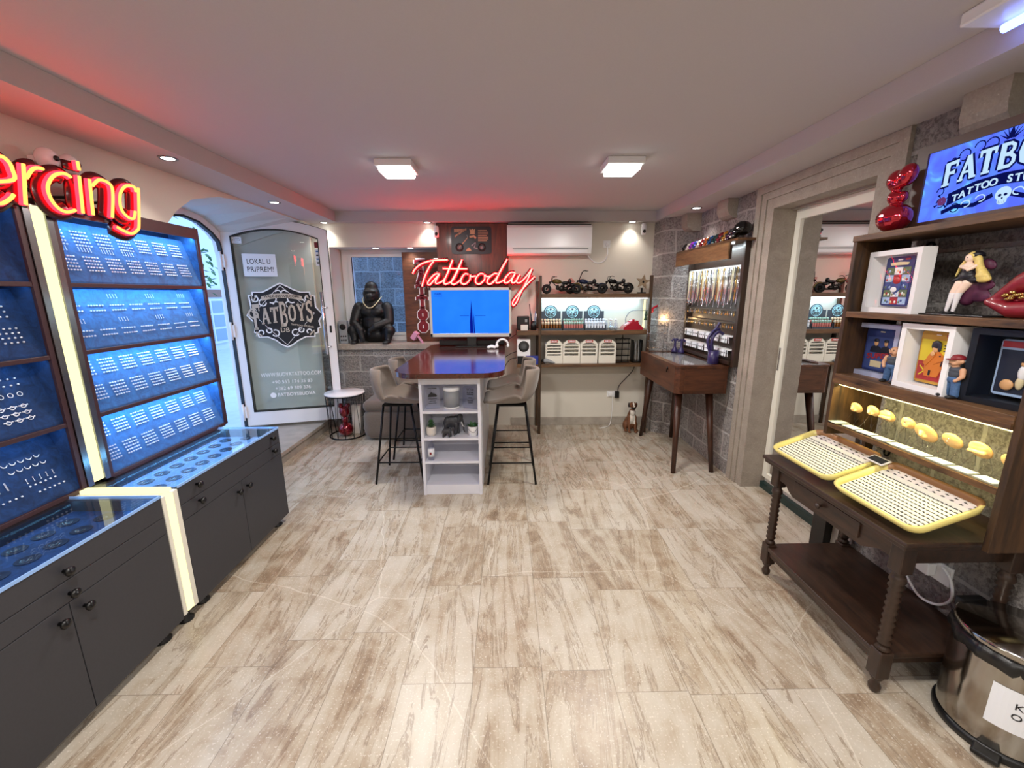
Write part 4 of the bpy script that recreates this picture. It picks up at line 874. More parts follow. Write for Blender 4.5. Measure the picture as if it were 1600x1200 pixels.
part('head',MB().box(-.05,.05,-.035,.035,-.03,.03,M=Matrix.Translation((-.02,0,.085))@Matrix.Rotation(-.95,4,'Y'),bev=.008),'pink_plastic',t); part('handle',MB().box(-.012,.012,-.012,.012,-.09,.02,M=Matrix.Translation((.03,-.01,.07))@Matrix.Rotation(-.62,4,'Y'),bev=.005),'pink_plastic',t)
# TATTOO board
bd_=thing('sign_board','brown wooden board with white edged red letters spelling TATTOO down it','sign',(-1.0,5.10,1.03))
part('board',MB().box(-1.222,-.79,5.10,5.12,1.032,2.085,bev=.003),'wood_board',bd_,w=True)
plain('letter_red','7d0d1f',.35)
zz=1.925
for ch in 'TATTOO':
    m=MB(); M=frameM((-1.005,5.095,zz),(1,0,0),(0,0,1))
    S={'T':[([(-.055,.062),(.055,.062)],.030),([(0,.065),(0,-.06)],.040),([(-.03,-.058),(.03,-.058)],.020),([(-.062,.07),(-.062,.03)],.018),([(.062,.07),(.062,.03)],.018)],'A':[([(-.045,-.06),(-.005,.07)],.026),([(.005,.07),(.045,-.06)],.034),([(-.03,-.02),(.03,-.02)],.018),([(-.065,-.058),(-.02,-.058)],.02),([(.02,-.058),(.065,-.058)],.02)]}
    if ch=='O':
        oc=[(.058*math.cos(a*PI/4+PI/8)*1.05,.07*math.sin(a*PI/4+PI/8)) for a in range(8)]
        m.prism([(p[0]*1.28,p[1]*1.2) for p in oc],-.004,.004,2,M,0); m.prism([(p[0]*1.08,p[1]*1.05) for p in oc],.004,.010,2,M,1); m.prism([(-.006,-.02),(.006,-.02),(.006,.02),(-.006,.02)],.010,.012,2,M,0)
    else:
        for pts,w in S[ch]:
            for q in ribbon2d(pts,w+.026): m.prism([(p.x,p.y) for p in q],-.004,.004,2,M,0)
            for q in ribbon2d(pts,w): m.prism([(p.x,p.y) for p in q],.004,.010,2,M,1)
    part('letter',m,['sticker_white','letter_red'],bd_,w=True); zz-=.142
# ================================================================= BACK WALL
solo('wood_wall_panel',MB().box(-.775,.035,4.90,4.938,1.0,2.375,bev=.004),'wood_panel','dark red brown wooden wall panel behind the red lettering','wall panel')
ac=thing('air_conditioner','white wall mounted air conditioner beside the wooden panel','air conditioner',(.48,4.82,2.03))
part('housing',MB().prism([(4.925,2.025),(4.93,2.33),(4.75,2.33),(4.725,2.30),(4.722,2.10),(4.75,2.03),(4.80,2.018)],.02,.945,0),'white_plastic',ac,w=True); part('louver',MB().box(.09,.90,4.735,4.75,2.035,2.075,M=None,bev=.003),'white_plastic',ac,w=True); part('air_slot',MB().box(.08,.91,4.728,4.745,2.078,2.083).box(.03,.935,4.74,4.92,2.33,2.337),'black_plastic',ac,w=True)
t=thing('power_socket','white wall socket with a plug beside the air conditioner','socket',(1.16,4.94,2.15)); part('plate',MB().box(-.04,.04,-.008,0,-.04,.04,bev=.004),'white_plastic',t); part('plug',MB().lathe([(.022,0),(.02,.03),(.008,.045)],(0,-.05,-.01),14,axis=1),'white_plastic',t)
part('power_cord',MB().tube(smoothpath([(1.16,4.90,2.12),(1.16,4.90,2.02),(1.12,4.92,1.955),(1.04,4.93,1.945),(.97,4.92,1.99),(.93,4.90,2.04)],5),.007,8),'white_plastic',t,w=True)
# motorcycle plate
t=thing('metal_plate','dark metal plate with an embossed chopper motorcycle on the wooden panel','metal plate',(-.38,4.895,2.19))
plain('plate_dark','26262c',.35,.3); plain('plate_cream','b99f7c',.5)
part('plate',MB().prism(rrect(-.225,.225,-.148,.148,.03),-.006,.004,1),'plate_dark',t)
mb=MB(); Mx=lambda pts,w,mi=0: [mb.prism([(p.x,p.y) for p in q],-.012,-.006,1,mi=mi) for q in ribbon2d(pts,w)]
for cx in (-.135,.115): mb.torus((cx,-.010,-.075),.038,.008,20,6,axis=1,mi=1); mb.lathe([(.028,0),(.026,.003)],(cx,-.010,-.075),16,axis=1,mi=2)
Mx([(-.135,-.075),(-.04,.03)],.008); Mx([(-.04,.03),(.02,.01),(.06,-.03),(.115,-.06)],.010,1); Mx([(-.02,.035),(.03,.045),(.05,.02)],.022,0); Mx([(.0,-.06),(.05,-.02),(.03,-.08),(.07,-.09)],.016,2); Mx([(-.04,.03),(-.05,.055)],.006,2)
for k in range(7): mb.box(.075,.075+(.115 if k%3 else .10),-.009,-.006,.10-k*.018,.107-k*.018,mi=0)
for k in range(9): 
    mb.box(-.19+k*.014,-.18+k*.014,-.009,-.006,.085+.006*k*.3,.12,mi=0); mb.box(-.185+k*.015,-.175+k*.015,-.009,-.006,.035+k*.009,.055+k*.009,mi=0)
mb.prism([(-.02,.125),(.0,.11),(.015,.125),(.03,.11),(.045,.125),(.038,.075),(.045,.065),(-.02,.065),(-.01,.075)],-.010,-.006,1); mb.prism([(-.065,-.115),(-.0,-.115),(-.01,-.095),(-.03,-.075),(-.055,-.095)],-.010,-.006,1)
part('embossing',mb,['plate_cream','black_plastic','grey_plastic'],t)
# Tattooday neon
NS=[[(630,420),(645,392),(685,357),(735,335),(800,322),(905,318)],[(795,330),(765,365),(728,430),(706,485),(697,518)],
[(838,425),(805,425),(768,455),(742,492),(757,506),(795,468),(835,428),(808,470),(806,495),(830,492),(868,470),(905,410),(942,320)],[(942,320),(898,420),(872,478),(874,500),(900,496),(940,470),(985,390),(1015,318)],[(1015,318),(965,420),(930,478),(932,500),(958,500),(1000,470),(1018,440)],[(865,383),(960,386),(1055,386)],
[(1062,428),(1035,424),(1006,458),(1004,492),(1035,502),(1072,468),(1076,432),(1085,445),(1120,440)],[(1182,426),(1152,424),(1120,458),(1120,492),(1150,502),(1188,465),(1188,432),(1205,445),(1235,442)],
[(1290,425),(1262,424),(1216,462),(1208,492),(1235,502),(1278,462),(1320,390),(1366,315)],[(1366,315),(1310,410),(1280,470),(1282,492),(1305,490),(1345,470)],
[(1424,416),(1388,418),(1348,462),(1345,490),(1370,490),(1410,452),(1428,420),(1402,468),(1406,494),(1432,482),(1462,432)],[(1462,432),(1440,470),(1442,492),(1468,490),(1515,445),(1558,388)],[(1558,388),(1520,480),(1470,570),(1438,640),(1412,668),(1408,640),(1440,595),(1500,525),(1578,448)]]
SX=.001417*1.0; 
t=neon_sign('neon_sign','glowing red neon lettering reading Tattooday above the television',NS,lambda p:Vector((-.503+(p[0]-1000)*.00143,4.80,1.712-(p[1]-500)*.00143)),'neon_pink_core','neon_red_strong','neon_back_clear',r=.0058,off=.03,bw=.026,bd=.008,parent_loc=(-.35,4.8,1.7))
mb=MB()
for x in (-.55,-.2,.1): mb.tube([(x,4.90,1.74),(x,4.80,1.74)],.007,8)
part('wall_bracket',mb,'black_plastic',t,w=True)
for x,y,z,lb in ((-.765,4.87,2.29,'white security camera at the top left corner of the wooden panel'),(1.55,4.86,2.31,'white security camera under the ceiling beside the stone pier')):
    t=thing('security_camera',lb,'camera',(x,y,z)); part('camera_head',MB().lathe([(0,-.075),(.026,-.07),(.03,0),(.028,.03),(.02,.05)],n=18),'white_plastic',t); part('camera_eye',MB().ball((.0,-.022,-.035),(.017,.012,.022)),'black_plastic',t); part('mount',MB().box(-.02,.02,0,.06,.03,.045,bev=.003),'white_plastic',t)
t=thing('power_socket','wall socket pair with a black and a white plug under the shelves','socket',(1.33,4.94,.39)); part('plate',MB().box(-.09,.06,-.008,0,-.04,.04,bev=.004),'white_plastic',t); part('plug',MB().box(.0,.05,-.05,-.008,-.045,.04,bev=.006),'black_plastic',t); part('plug',MB().box(-.08,-.03,-.035,-.008,-.02,.025,bev=.006),'white_plastic',t)
part('power_cord',MB().tube(smoothpath([(1.36,4.89,.41),(1.37,4.89,.50),(1.45,4.88,.60),(1.52,4.86,.70),(1.54,4.84,.82)],5),.005,8),'black_plastic',t,w=True)
part('power_cord',MB().tube(smoothpath([(1.30,4.90,.36),(1.30,4.9,.15),(1.27,4.86,.02),(1.2,4.8,.006),(1.12,4.76,.006)],5),.004,8),'white_plastic',t,w=True)
# ================================================================= BACK SHELVES (right of the bar)
sh=thing('wall_shelving','brown wooden shelving along the back wall between the bar and the stone pier','shelving',(.95,4.78,0))
part('upright',MB().box(.362,.392,4.585,4.625,0,1.79,bev=.002),'wood_shelf_z',sh,w=True)
part('upright',MB().box(.355,.385,4.895,4.935,0,1.74,bev=.002),'wood_shelf_z',sh,w=True)
part('upright',MB().box(1.572,1.60,4.585,4.625,.76,1.79,bev=.002),'wood_shelf_z',sh,w=True)
part('upright',MB().box(1.60,1.63,4.60,4.64,0,.76,bev=.002),'wood_shelf_z',sh,w=True)
part('shelf_board',MB().box(.392,1.572,4.60,4.935,1.552,1.598,bev=.003),'wood_shelf_x',sh,w=True)
part('shelf_board',MB().box(.12,1.605,4.59,4.935,1.150,1.20,bev=.003),'wood_shelf_x',sh,w=True)
part('shelf_board',MB().box(.12,1.605,4.60,4.935,.785,.818,bev=.003),'wood_shelf_x',sh,w=True)
part('light_strip',MB().box(.40,1.565,4.915,4.932,1.535,1.55),'led_white',sh,w=True); part('light_strip',MB().box(.40,1.565,4.64,4.655,1.54,1.551),'led_white',sh,w=True)
part('light_strip',MB().box(1.552,1.57,4.70,4.715,1.22,1.53),'led_yellow',sh,w=True)
# ---- three stepped display boxes of bottles
plain('carton_dark','3a424c',.5); plain('carton_mark','aee2f2',.5); plain('amber_glass','7a4a1c',.2); plain('cream_cap','e8dcc0',.4); plain('pink_tube','b9706a',.3); plain('pale_tube','dfe8f4',.25); plain('mint_cap','9fc4b8',.4)
BX=[(.507,'amber_glass','cream_cap','dark counter display box of amber bottles, leftmost of the three on the lit shelf'),(.755,'pink_tube','mint_cap','dark counter display box of pink tubes, middle of the three on the lit shelf'),(1.0,'pale_tube','pale_tube','dark counter display box of white topped bottles, right of the three on the lit shelf')]
for i,(x,cm,cp,lb) in enumerate(BX):
    t=thing('display_box',lb,'display box',(x,4.70,1.20),0,'bottle display boxes')
    arc=[(-.115,0),(.115,0),(.115,.205),(.085,.205)]+[(.078*math.cos(math.radians(a)),.195+.078*math.sin(math.radians(a))) for a in range(10,171,16)]+[(-.085,.205),(-.115,.205)]
    part('header_card',MB().prism(arc,.045,.05,1),'carton_dark',t)
    mb=MB(); mb.torus((0,.044,.195),.062,.0035,28,6,axis=1)
    mb.lathe([(.050,0),(.050,-.002)],(0,.045,.195),24,axis=1); 
    part('round_emblem',mb,'carton_mark',t)
    mb=MB()
    for k in range(5): a=PI/2+k*2*PI/5; mb.prism([(.020*math.cos(a-.5),.195+.020*math.sin(a-.5)),(.044*math.cos(a-.28),.195+.044*math.sin(a-.28)),(.044*math.cos(a+.28),.195+.044*math.sin(a+.28)),(.020*math.cos(a+.5),.195+.020*math.sin(a+.5))],.0405,.0425,1)
    mb.box(-.045,.045,.040,.043,.18,.205,mi=0); text(mb,'IDC',.04,frameM((0,.0395,.193),(1,0,0),(0,0,1)),mi=1,fit=.075,bold=.03); mb.box(-.06,.06,.043,.0445,.108,.113,mi=1)
    part('emblem_print',mb,['carton_dark','carton_mark'],t)
    part('tray',MB().box(-.115,.115,-.08,.05,0,.012).box(-.118,-.114,-.08,.05,0,.06).box(.114,.118,-.08,.05,0,.06).box(-.115,.115,-.084,-.08,0,.022).box(-.115,.115,.0,.004,.0,.05),'carton_dark',t)
    for r_ in range(2):
        for k in range(7 if i!=1 else 8):
            n=7 if i!=1 else 8; px=-.098+.196*k/(n-1)
            bt=part('bottle' if i!=1 else 'tube',MB().lathe([(.011,0),(.0125,.004),(.0125,.052),(.007,.060)],(px,-.058+r_*.045,.012+r_*.03),10),cm,t)
            part('cap',MB().lathe([(.0128,.054),(.0128,.078),(.008,.083),(0,.083)],(px,-.058+r_*.045,.012+r_*.03),10),cp,bt)
t0=None
for k,(x,y) in enumerate([(1.135,4.74),(1.19,4.74),(1.245,4.74),(1.135,4.68),(1.19,4.68),(1.245,4.68)]):
    if t0 is None:
        t0=thing('small_bottle','small clear bottle with a grey base stacked beside the display boxes','bottle',(x,y,1.20),0,'clear bottles beside the display boxes')
        part('glass_body',MB().lathe([(.015,.03),(.016,.07),(.007,.085),(.007,.10)],n=12),'acrylic',t0); part('base',MB().lathe([(.013,0),(.019,.012),(.016,.03)],n=12),'grey_plastic',t0); part('cap',MB().lathe([(.009,.098),(.009,.118),(0,.12)],n=10),'white_plastic',t0)
        src=t0
    else: dup(src,(x,y,1.20))
# stacked second tier
# telephone lamp
plain('phone_red','a01228',.2,Coat_Weight=.6); plain('phone_pink','e8b7bf',.25)
t=thing('telephone_lamp','red vintage telephone turned into a lamp with its handset raised on a curved arm','lamp',(1.42,4.70,1.20))
part('phone_body',MB().prism([(-.11,0),(.11,0),(.12,.02),(.07,.06),(.05,.095),(-.01,.09),(-.10,.03)],-.075,.075,1).ball((.0,0,.075),(.05,.06,.035)),'phone_red',t)
part('dial',MB().lathe([(.042,0),(.046,.008),(.02,.014),(0,.014)],(0,0,0),24,M=Matrix.Translation((-.045,-.0,.062))@Matrix.Rotation(-.65,4,'Y')),'phone_pink',t)
part('cradle',MB().box(-.005,.02,-.06,-.03,.09,.115,bev=.005).box(-.005,.02,.03,.06,.09,.115,bev=.005).box(.04,.07,-.05,.05,.08,.10,bev=.006),'phone_red',t)
part('arm',MB().tube(smoothpath([(-.06,0,.06),(-.065,0,.13),(-.02,0,.195),(.06,0,.215),(.15,0,.212),(.22,-.01,.212)],6),.006,8),'grey_plastic',t)
part('handset',MB().tube(smoothpath([(.205,-.01,.205),(.235,-.01,.235),(.285,-.01,.262),(.325,-.01,.262)],5),[.013]*16,10).ball((.215,-.01,.205),(.026,.026,.028)).ball((.328,-.01,.245),(.026,.026,.026)),'phone_red',t)
part('socket',MB().lathe([(.014,0),(.016,-.035),(.012,-.04)],(.33,-.01,.228),14),'black_metal',t)
part('bulb',MB().lathe([(.010,0),(.016,-.02),(.026,-.055),(.026,-.08),(.016,-.10),(0,-.105)],(.33,-.01,.192),18),'bulb_glow',t)
plain('plant_dark_green','1f3d2c',.5)
part('green_ornament',MB().ball((.155,-.02,.165),(.018,.018,.022)).lathe([(.024,0),(.016,.03),(.008,.055)],(.155,-.02,.105),12).ball((.155,-.02,.195),(.015,.015,.012)),'plant_dark_green',t)
lamp('telephone_lamp_glow','POINT',(1.75,4.60,1.33),2.6,(1,.62,.28),shadow_soft_size=.03)
# ---- lower shelf: white racks
rk=None
for k,(x,lb) in enumerate(((.545,'leftmost'),(.745,'second from left'),(.945,'third from left'),(1.155,'rightmost'))):
    t=thing('counter_rack','white arched display rack with red header, %s of four on the bottom shelf'%lb,'display rack',(x,4.70,.818),0,'white arched racks')
    w,h=.098,.272
    o1=[(-w,0),(w,0),(w,h-.05),(w*.72,h-.018),(.04,h),(-.04,h),(-w*.72,h-.018),(-w,h-.05)]; ii=[(-w+.02,.075),(w-.02,.075),(w-.02,h-.055),(w*.6,h-.045),(.03,h-.038),(-.03,h-.038),(-w*.6,h-.045),(-w+.02,h-.055)]
    mb=MB(); ring(mb,o1,ii,-.03,.0); part('frame',mb,'off_white_plastic',t)
    part('back_panel',MB().box(-w+.004,w-.004,.03,.034,.01,h-.03),'off_white_plastic',t)
    for j in range(4+(k==0)):
        zz=.078+j*(.034 if k==0 else .042); part('rail',MB().box(-w+.018,w-.018,-.026,.03,zz,zz+(.006 if k else .006)).box(-w+.018,w-.018,-.031,-.026,zz-.004,zz+.012),'off_white_plastic',t)
        mb=MB(); random.seed(k*10+j)
        for q in range(12): mb.ball((-w+.03+q*.0125,-.0,zz+.016),(.004,.004,.008+random.uniform(0,.004)),6,4)
        part('small_items',mb,'grey_plastic',t,kind='stuff')
    mb=MB(); mb.box(-.042,.042,-.034,-.030,h-.032,h-.004,bev=.001,mi=0)
    for q in range(5): mb.box(-.032+q*.013,-.023+q*.013,-.0345,-.034,h-.023,h-.012,mi=1)
    part('header_label',mb,['sticker_red','paper_white'],t)
for o in bpy.data.objects:
    if o.name.startswith('header_label'): o.data.materials[0]=MATS.get('label_red') or plain('label_red','b8423a',.5)
t=thing('wire_rack','black wire tiered rack at the right end of the bottom shelf','rack',(1.33,4.70,.818))
part('pole',MB().box(-.004,.004,-.004,.004,0,.32).tube([(-.03,0,.26),(0,0,.30),(.03,0,.26)],.003),'black_metal',t)
for z in (.008,.085,.155,.225,.275): part('tier_bar',MB().box(-.085,.085,-.02,.02,z-.005,z+.005,bev=.002),'black_metal',t)
for x in (-.07,.07): part('side_wire',MB().tube([(x,0,0),(x,0,.275)],.0025,6),'black_metal',t)
t=thing('tool_box','dark metal stand of hanging tubes behind the desk corner','stand',(1.50,4.74,.818))
part('frame',MB().box(-.045,.06,-.05,.05,0,.012).box(-.045,-.038,-.05,.05,0,.26).box(.053,.06,-.05,.05,0,.26),'black_metal',t)
for k in range(5): part('tube',MB().tube(smoothpath([(-.03+k*.02,0,.25),(-.03+k*.018,-.03,.20),(-.028+k*.02,-.035,.02)],4),.005,6),'grey_plastic' if k%2 else 'black_plastic',t)
t=thing('desk_fan_motor','small grey and black tool lying at the left end of the bottom shelf','tool',(.455,4.66,.818)); t.name='hand_tool'
part('body',MB().tube(smoothpath([(-.03,0,.03),(.01,0,.035),(.06,-.01,.022),(.10,-.02,.012)],4),[.022,.024,.026,.026,.025,.022,.02,.018,.016,.012,.01,.008,.006],10),'grey_plastic',t); part('grip',MB().tube([(-.07,0,.012),(-.03,0,.05),(.0,0,.03)],.013,8),'black_plastic',t)
# ---- left end of shelves
t=thing('printer','small dark box shaped device with a white card in front on the middle shelf','device',(.195,4.72,1.20))
part('body',MB().box(-.07,.07,-.04,.05,0,.155,bev=.012),'black_plastic',t); part('emblem',MB().box(.02,.045,-.0425,-.04,.09,.12,bev=.001),'grey_plastic',t)
solo('small_box',MB().box(-.04,.04,-.02,.02,0,.062,bev=.003),'plaster_white','small white box in front of the dark device on the middle shelf','box').location=(.205,4.645,1.20)
t=thing('pen_holder','dark pen holder full of pens left of the lit shelf','pen holder',(.31,4.68,1.20))
part('cup',MB().lathe([(.034,0),(.034,.10),(.031,.10),(.031,.005)],n=18),'black_plastic',t)
random.seed(9)
for k in range(8):
    a=random.uniform(0,2*PI); part('pen',MB().tube([(.012*math.cos(a),.012*math.sin(a),.01),(.035*math.cos(a),.03*math.sin(a),.15+.03*(k%3))],.0035,6),['white_plastic','black_plastic','sticker_blue','grey_plastic'][k%4],t)
part('tall_stick',MB().tube([(-.02,0,.01),(-.045,0,.29)],.0045,6),'black_plastic',t)
t=thing('game_console','white upright game console with a round black vent on the bottom shelf','game console',(.20,4.74,.818))
part('body',MB().box(-.075,.075,-.08,.10,.0,.285,bev=.006),'white_plastic',t); part('round_vent',MB().lathe([(.062,0),(.062,-.004),(.05,-.005),(0,-.005)],(0,-.081,.20),32,axis=1),'black_plastic',t); part('black_foot_panel',MB().box(-.072,.0,-.084,-.08,.0,.09),'black_plastic',t)
plain('box_blue','1a2f8c',.4)
solo('blue_box',MB().box(-.07,.07,-.03,.03,0,.095,bev=.003),'box_blue','blue box leaning in front of the white console','box').location=(.295,4.635,.818)
solo('cable_bundle',MB().tube(smoothpath([(.12,4.72,.95),(.05,4.70,.93),(-.03,4.72,.86),(-.08,4.80,.70),(-.10,4.85,.5)],5),.004,6).tube(smoothpath([(.12,4.72,.88),(.06,4.70,.87),(.0,4.74,.80),(-.06,4.82,.62),(-.1,4.86,.4)],5),.004,6).tube(smoothpath([(.12,4.75,1.15),(.04,4.70,1.10),(-.02,4.66,1.05)],5),.004,6),'black_plastic','black cables running from the console to the bar','cable')
# ---- motorcycles
plain('tire','0e0e10',.8); plain('tank_olive','5c4b22',.3,.4); plain('tank_blue','1c2440',.3,.4); plain('tank_black','101114',.25,.5); plain('skin_pink','c98a80',.6)
def moto(name,label,loc,tank,chop,L=.40,bar=0,rz=0,fig=False):
    t=thing(name,label,'model motorcycle',loc,rz,'model motorcycles on the top shelf'); r=.052; fx=-L/2+r; rx=L/2-r
    for nm,x in (('front_wheel',fx),('rear_wheel',rx)):
        w=part(nm,MB().torus((x,0,r),r-.015,.017,24,8,axis=1),'tire',t); mb=MB().lathe([(.012,-.012),(.012,.012)],(x,0,r),12,axis=1).torus((x,0,r),.030,.003,18,5,axis=1)
        for k in range(6): a=k*PI/3; mb.tube([(x,0,r),(x+.030*math.cos(a),0,r+.030*math.sin(a))],.0018,5)
        part('rim',mb,'engine_dark',w)
    hx,hz=fx+.055+chop*.035,.135+chop*.01
    part('front_fork',MB().tube([(fx,-.016,r),(hx,-.014,hz)],.004,6).tube([(fx,.016,r),(hx,.014,hz)],.004,6),'engine_dark',t)
    hb=.045+bar
    part('handlebar',MB().tube(smoothpath([(hx+.05+bar*.8,-.05,hz+hb),(hx+.015+bar*.5,-.045,hz+hb+.004),(hx,-.012,hz+.01),(hx,.012,hz+.01),(hx+.015+bar*.5,.045,hz+hb+.004),(hx+.05+bar*.8,.05,hz+hb)],4),.003,6),'black_metal',t)
    part('frame',MB().tube([(hx,0,hz),(-.02,0,.045),(.07,0,.04),(rx,0,r)],.005,6).tube([(hx,0,hz),(.03,0,.11),(rx,0,r+.005)],.005,6),'black_metal',t)
    part('fuel_tank',MB().ball((.5*(hx)+.005,0,.133),(.055,.028,.027),14,8,rot=Euler((0,math.radians(8),0))),tank,t)
    part('seat',MB().ball((.045,0,.118),(.05,.027,.017),12,8).ball((.09,0,.135),(.022,.024,.028)).ball((.12,.0,.095),(.035,.036,.022)),'black_plastic',t)
    part('engine',MB().lathe([(.026,-.022),(.032,-.014),(.032,.014),(.026,.022)],(.0,0,.056),12,axis=1).ball((.045,0,.055),(.03,.02,.022)).ball((-.045,0,.06),(.02,.018,.02)).box(-.030,-.004,-.013,.013,.065,.105,M=Matrix.Rotation(-.3,4,'Y')).box(.012,.034,-.013,.013,.07,.112),'engine_dark',t)
    for k in range(4): part('cooling_fin',MB().box(-.008,.034,-.017,.017,.078+k*.008,.081+k*.008),'black_metal',t)
    part('exhaust',MB().tube(smoothpath([(.0,-.018,.09),(-.03,-.024,.06),(.02,-.026,.035),(rx+.02,-.026,.034)],5),.006,6),'engine_dark',t)
    part('rear_fender',MB().tube([(rx+(r+.006)*math.cos(math.radians(a)),0,r+(r+.006)*math.sin(math.radians(a))) for a in range(0,141,14)],[.010]*11,6,M=None),tank,t); part('headlight',MB().ball((hx-.018,0,hz-.012),(.012,.012,.012)),'engine_dark',t)
    return t
moto('model_motorcycle','model motorcycle with an olive tank, leftmost on the top shelf',(.62,4.70,1.598),'tank_olive',0,L=.44,rz=.08)
moto('model_motorcycle','model chopper motorcycle with tall handlebars in the middle of the top shelf',(.905,4.76,1.598),'tank_blue',1.3,L=.46,bar=.05,rz=-.06)
moto('model_motorcycle','black model motorcycle at the right end of the row on the top shelf',(1.22,4.70,1.598),'tank_black',.2,L=.40,rz=.1)
solo('pink_flower',MB().tube([(0,0,0),(0,0,.13)],.003,6).ball((0,0,.15),(.022,.012,.016)).ball((.018,0,.135),(.016,.01,.014)).ball((-.01,0,.165),(.014,.01,.012)),'skin_pink','small pink flower ornament standing behind the left motorcycles','ornament').location=(.755,4.84,1.598)
t=thing('wooden_star','grey wooden star ornament on a small dark stand at the end of the top shelf','ornament',(1.525,4.70,1.598)); plain('star_wood','8d7a62',.7,var=.2)
part('star',MB().prism([((.082 if k%2==0 else .036)*math.sin(k*PI/5+.15),.125+(.082 if k%2==0 else .036)*math.cos(k*PI/5+.15)) for k in range(10)],-.008,.008,1),'star_wood',t)
part('stand',MB().box(-.055,.03,-.03,.03,0,.014,bev=.002).box(-.02,.0,-.006,.006,.014,.06),'black_plastic',t); part('centre_stud',MB().ball((0,-.01,.125),(.012,.006,.012)),'black_metal',t)
# ================================================================= DESK WITH GLASS CASE TOP
wood('wood_desk','2c1810','663c26',.35,(28,3,28)); wood('wood_desk_x','2c1810','5f3722',.35,(3,28,28)); wood('wood_desk_z','21110b','4a2919',.4,(28,28,3))
dk=thing('desk','walnut glass topped display desk on splayed legs against the stone wall','desk',(1.70,3.98,0))
x0,x1,y0,y1,z0,z1=1.475,1.925,3.50,4.46,.735,.985
pl=lambda: [(x0+.03,y0),(x1,y0),(x1,y1),(x0,y1),(x0,y0+.03)]
mb=MB(); o_=[(x0+.035,y0),(x1,y0),(x1,y1),(x0,y1),(x0,y0+.035)]
part('case_body',MB().prism(o_,z0,z1-.02,2),'wood_desk',dk,w=True)
inn=[(x0+.085,y0+.055),(x1-.05,y0+.055),(x1-.05,y1-.055),(x0+.055,y1-.055),(x0+.055,y0+.085)]
mb=MB(); oo=[(x0+.035-.004,y0-.004),(x1+.004,y0-.004),(x1+.004,y1+.004),(x0-.004,y1+.004),(x0-.004,y0+.035-.004)]
for i in range(5):
    j=(i+1)%5; mb.add([(*oo[i],z1-.02),(*oo[j],z1-.02),(*inn[j],z1-.02),(*inn[i],z1-.02),(*oo[i],z1),(*oo[j],z1),(*inn[j],z1),(*inn[i],z1)],[(0,3,2,1),(4,5,6,7),(0,1,5,4),(2,3,7,6),(1,2,6,5)])
part('top_frame',mb,'wood_desk',dk,w=True)
part('glass_pane',MB().prism(inn,z1-.008,z1-.002,2),'glass_top',dk,w=True)
part('end_panel',MB().box(x0+.075,x1-.02,y0-.004,y0,z0+.012,z1-.03,bev=.001),'wood_desk_x',dk,w=True)
plain('bed_grey','a8a2a0',.9); part('display_bed',MB().prism(inn,z1-.019,z1-.016,2),'bed_grey',dk,w=True)
part('lock',MB().lathe([(.014,0),(.014,-.006),(0,-.006)],(x0,3.70,.93),16,axis=0).box(x0-.012,x0-.006,3.697,3.703,.895,.925),'black_metal',dk,w=True)
for (tx,ty,fx,fy) in ((x0+.085,y0+.12,1.508,3.478),(x1-.09,y0+.12,1.862,3.49),(x0+.085,y1-.12,1.54,4.50),(x1-.09,y1-.12,1.865,4.44)):
    part('leg',MB().tube([(fx,fy,.002),(tx,ty,z0)],[.020,.034],10),'wood_desk_z',dk,w=True)
# white trays of jewelry seen through the glass
mb=MB(); random.seed(4)
for i in range(60): mb.ball((random.uniform(x0+.08,x1-.07),random.uniform(y0+.1,y1-.08),z1-.014),(.006,.006,.002),6,4)
part('jewelry_scatter',mb,'jewel_metal',dk,w=True,kind='stuff')
plain('purple_plastic','2c2352',.35)
for i,(x,y) in enumerate(((1.805,4.38),(1.845,4.31))):
    t=thing('ring_stand','small purple display stand on the desk, %s of the pair'%('farther' if i==0 else 'nearer'),'stand',(x,y,.985),0,'purple stands')
    part('base',MB().lathe([(.032,0),(.034,.012),(.028,.03),(.014,.05),(.011,.10),(.015,.125),(.012,.13)],n=18),'purple_plastic',t); part('crossbar',MB().tube(smoothpath([(-.038,0,.115),(-.02,0,.135),(0,0,.13),(.02,0,.135),(.038,0,.115)],4),.010,8),'purple_plastic',t)
t=thing('tool_cup','dark purple cup holding curved tubes at the near end of the desk','cup',(1.832,3.60,.985))
part('cup',MB().lathe([(.042,0),(.046,.005),(.046,.12),(.041,.12),(.041,.01)],n=24),'purple_plastic',t)
for k,pts in enumerate(([(-.01,0,.05),(-.045,.01,.15),(-.05,.02,.22),(0,.03,.29),(.05,.03,.30)],[(.0,0,.05),(-.03,-.01,.16),(-.02,-.01,.24),(.03,0,.28),(.07,0,.26)],[(.01,.01,.05),(-.01,.03,.20),(.02,.04,.30),(.05,.04,.36)])): part('curved_tube',MB().tube(smoothpath(pts,5),.013,8),'purple_plastic',t)
t=thing('wire_basket','ornamental wire rack standing at the far end of the desk','rack',(1.60,4.36,.985))
for dx in (-.08,0,.08):
    mb=MB()
    for z in (.0,.09,.18): mb.tube([(dx-.001,-.05,z),(dx,.05,z)],.002,5)
    part('wire_frame',mb,'dark_chrome',t)
for z in (.04,.12,.20,.28):
    part('wire_shelf',MB().tube([(-.09,-.05,z),(.09,-.05,z),(.09,.05,z),(-.09,.05,z),(-.09,-.05,z)],.002,5),'dark_chrome',t)
    part('curl',MB().torus((.07,-.05,z+.02),.016,.0015,14,4,axis=1).torus((.03,-.05,z+.02),.016,.0015,14,4,axis=1),'dark_chrome',t)
for dx in (-.09,.09):
    for dy in (-.05,.05): part('post',MB().tube([(dx,dy,0),(dx,dy,.30)],.0025,5),'dark_chrome',t)
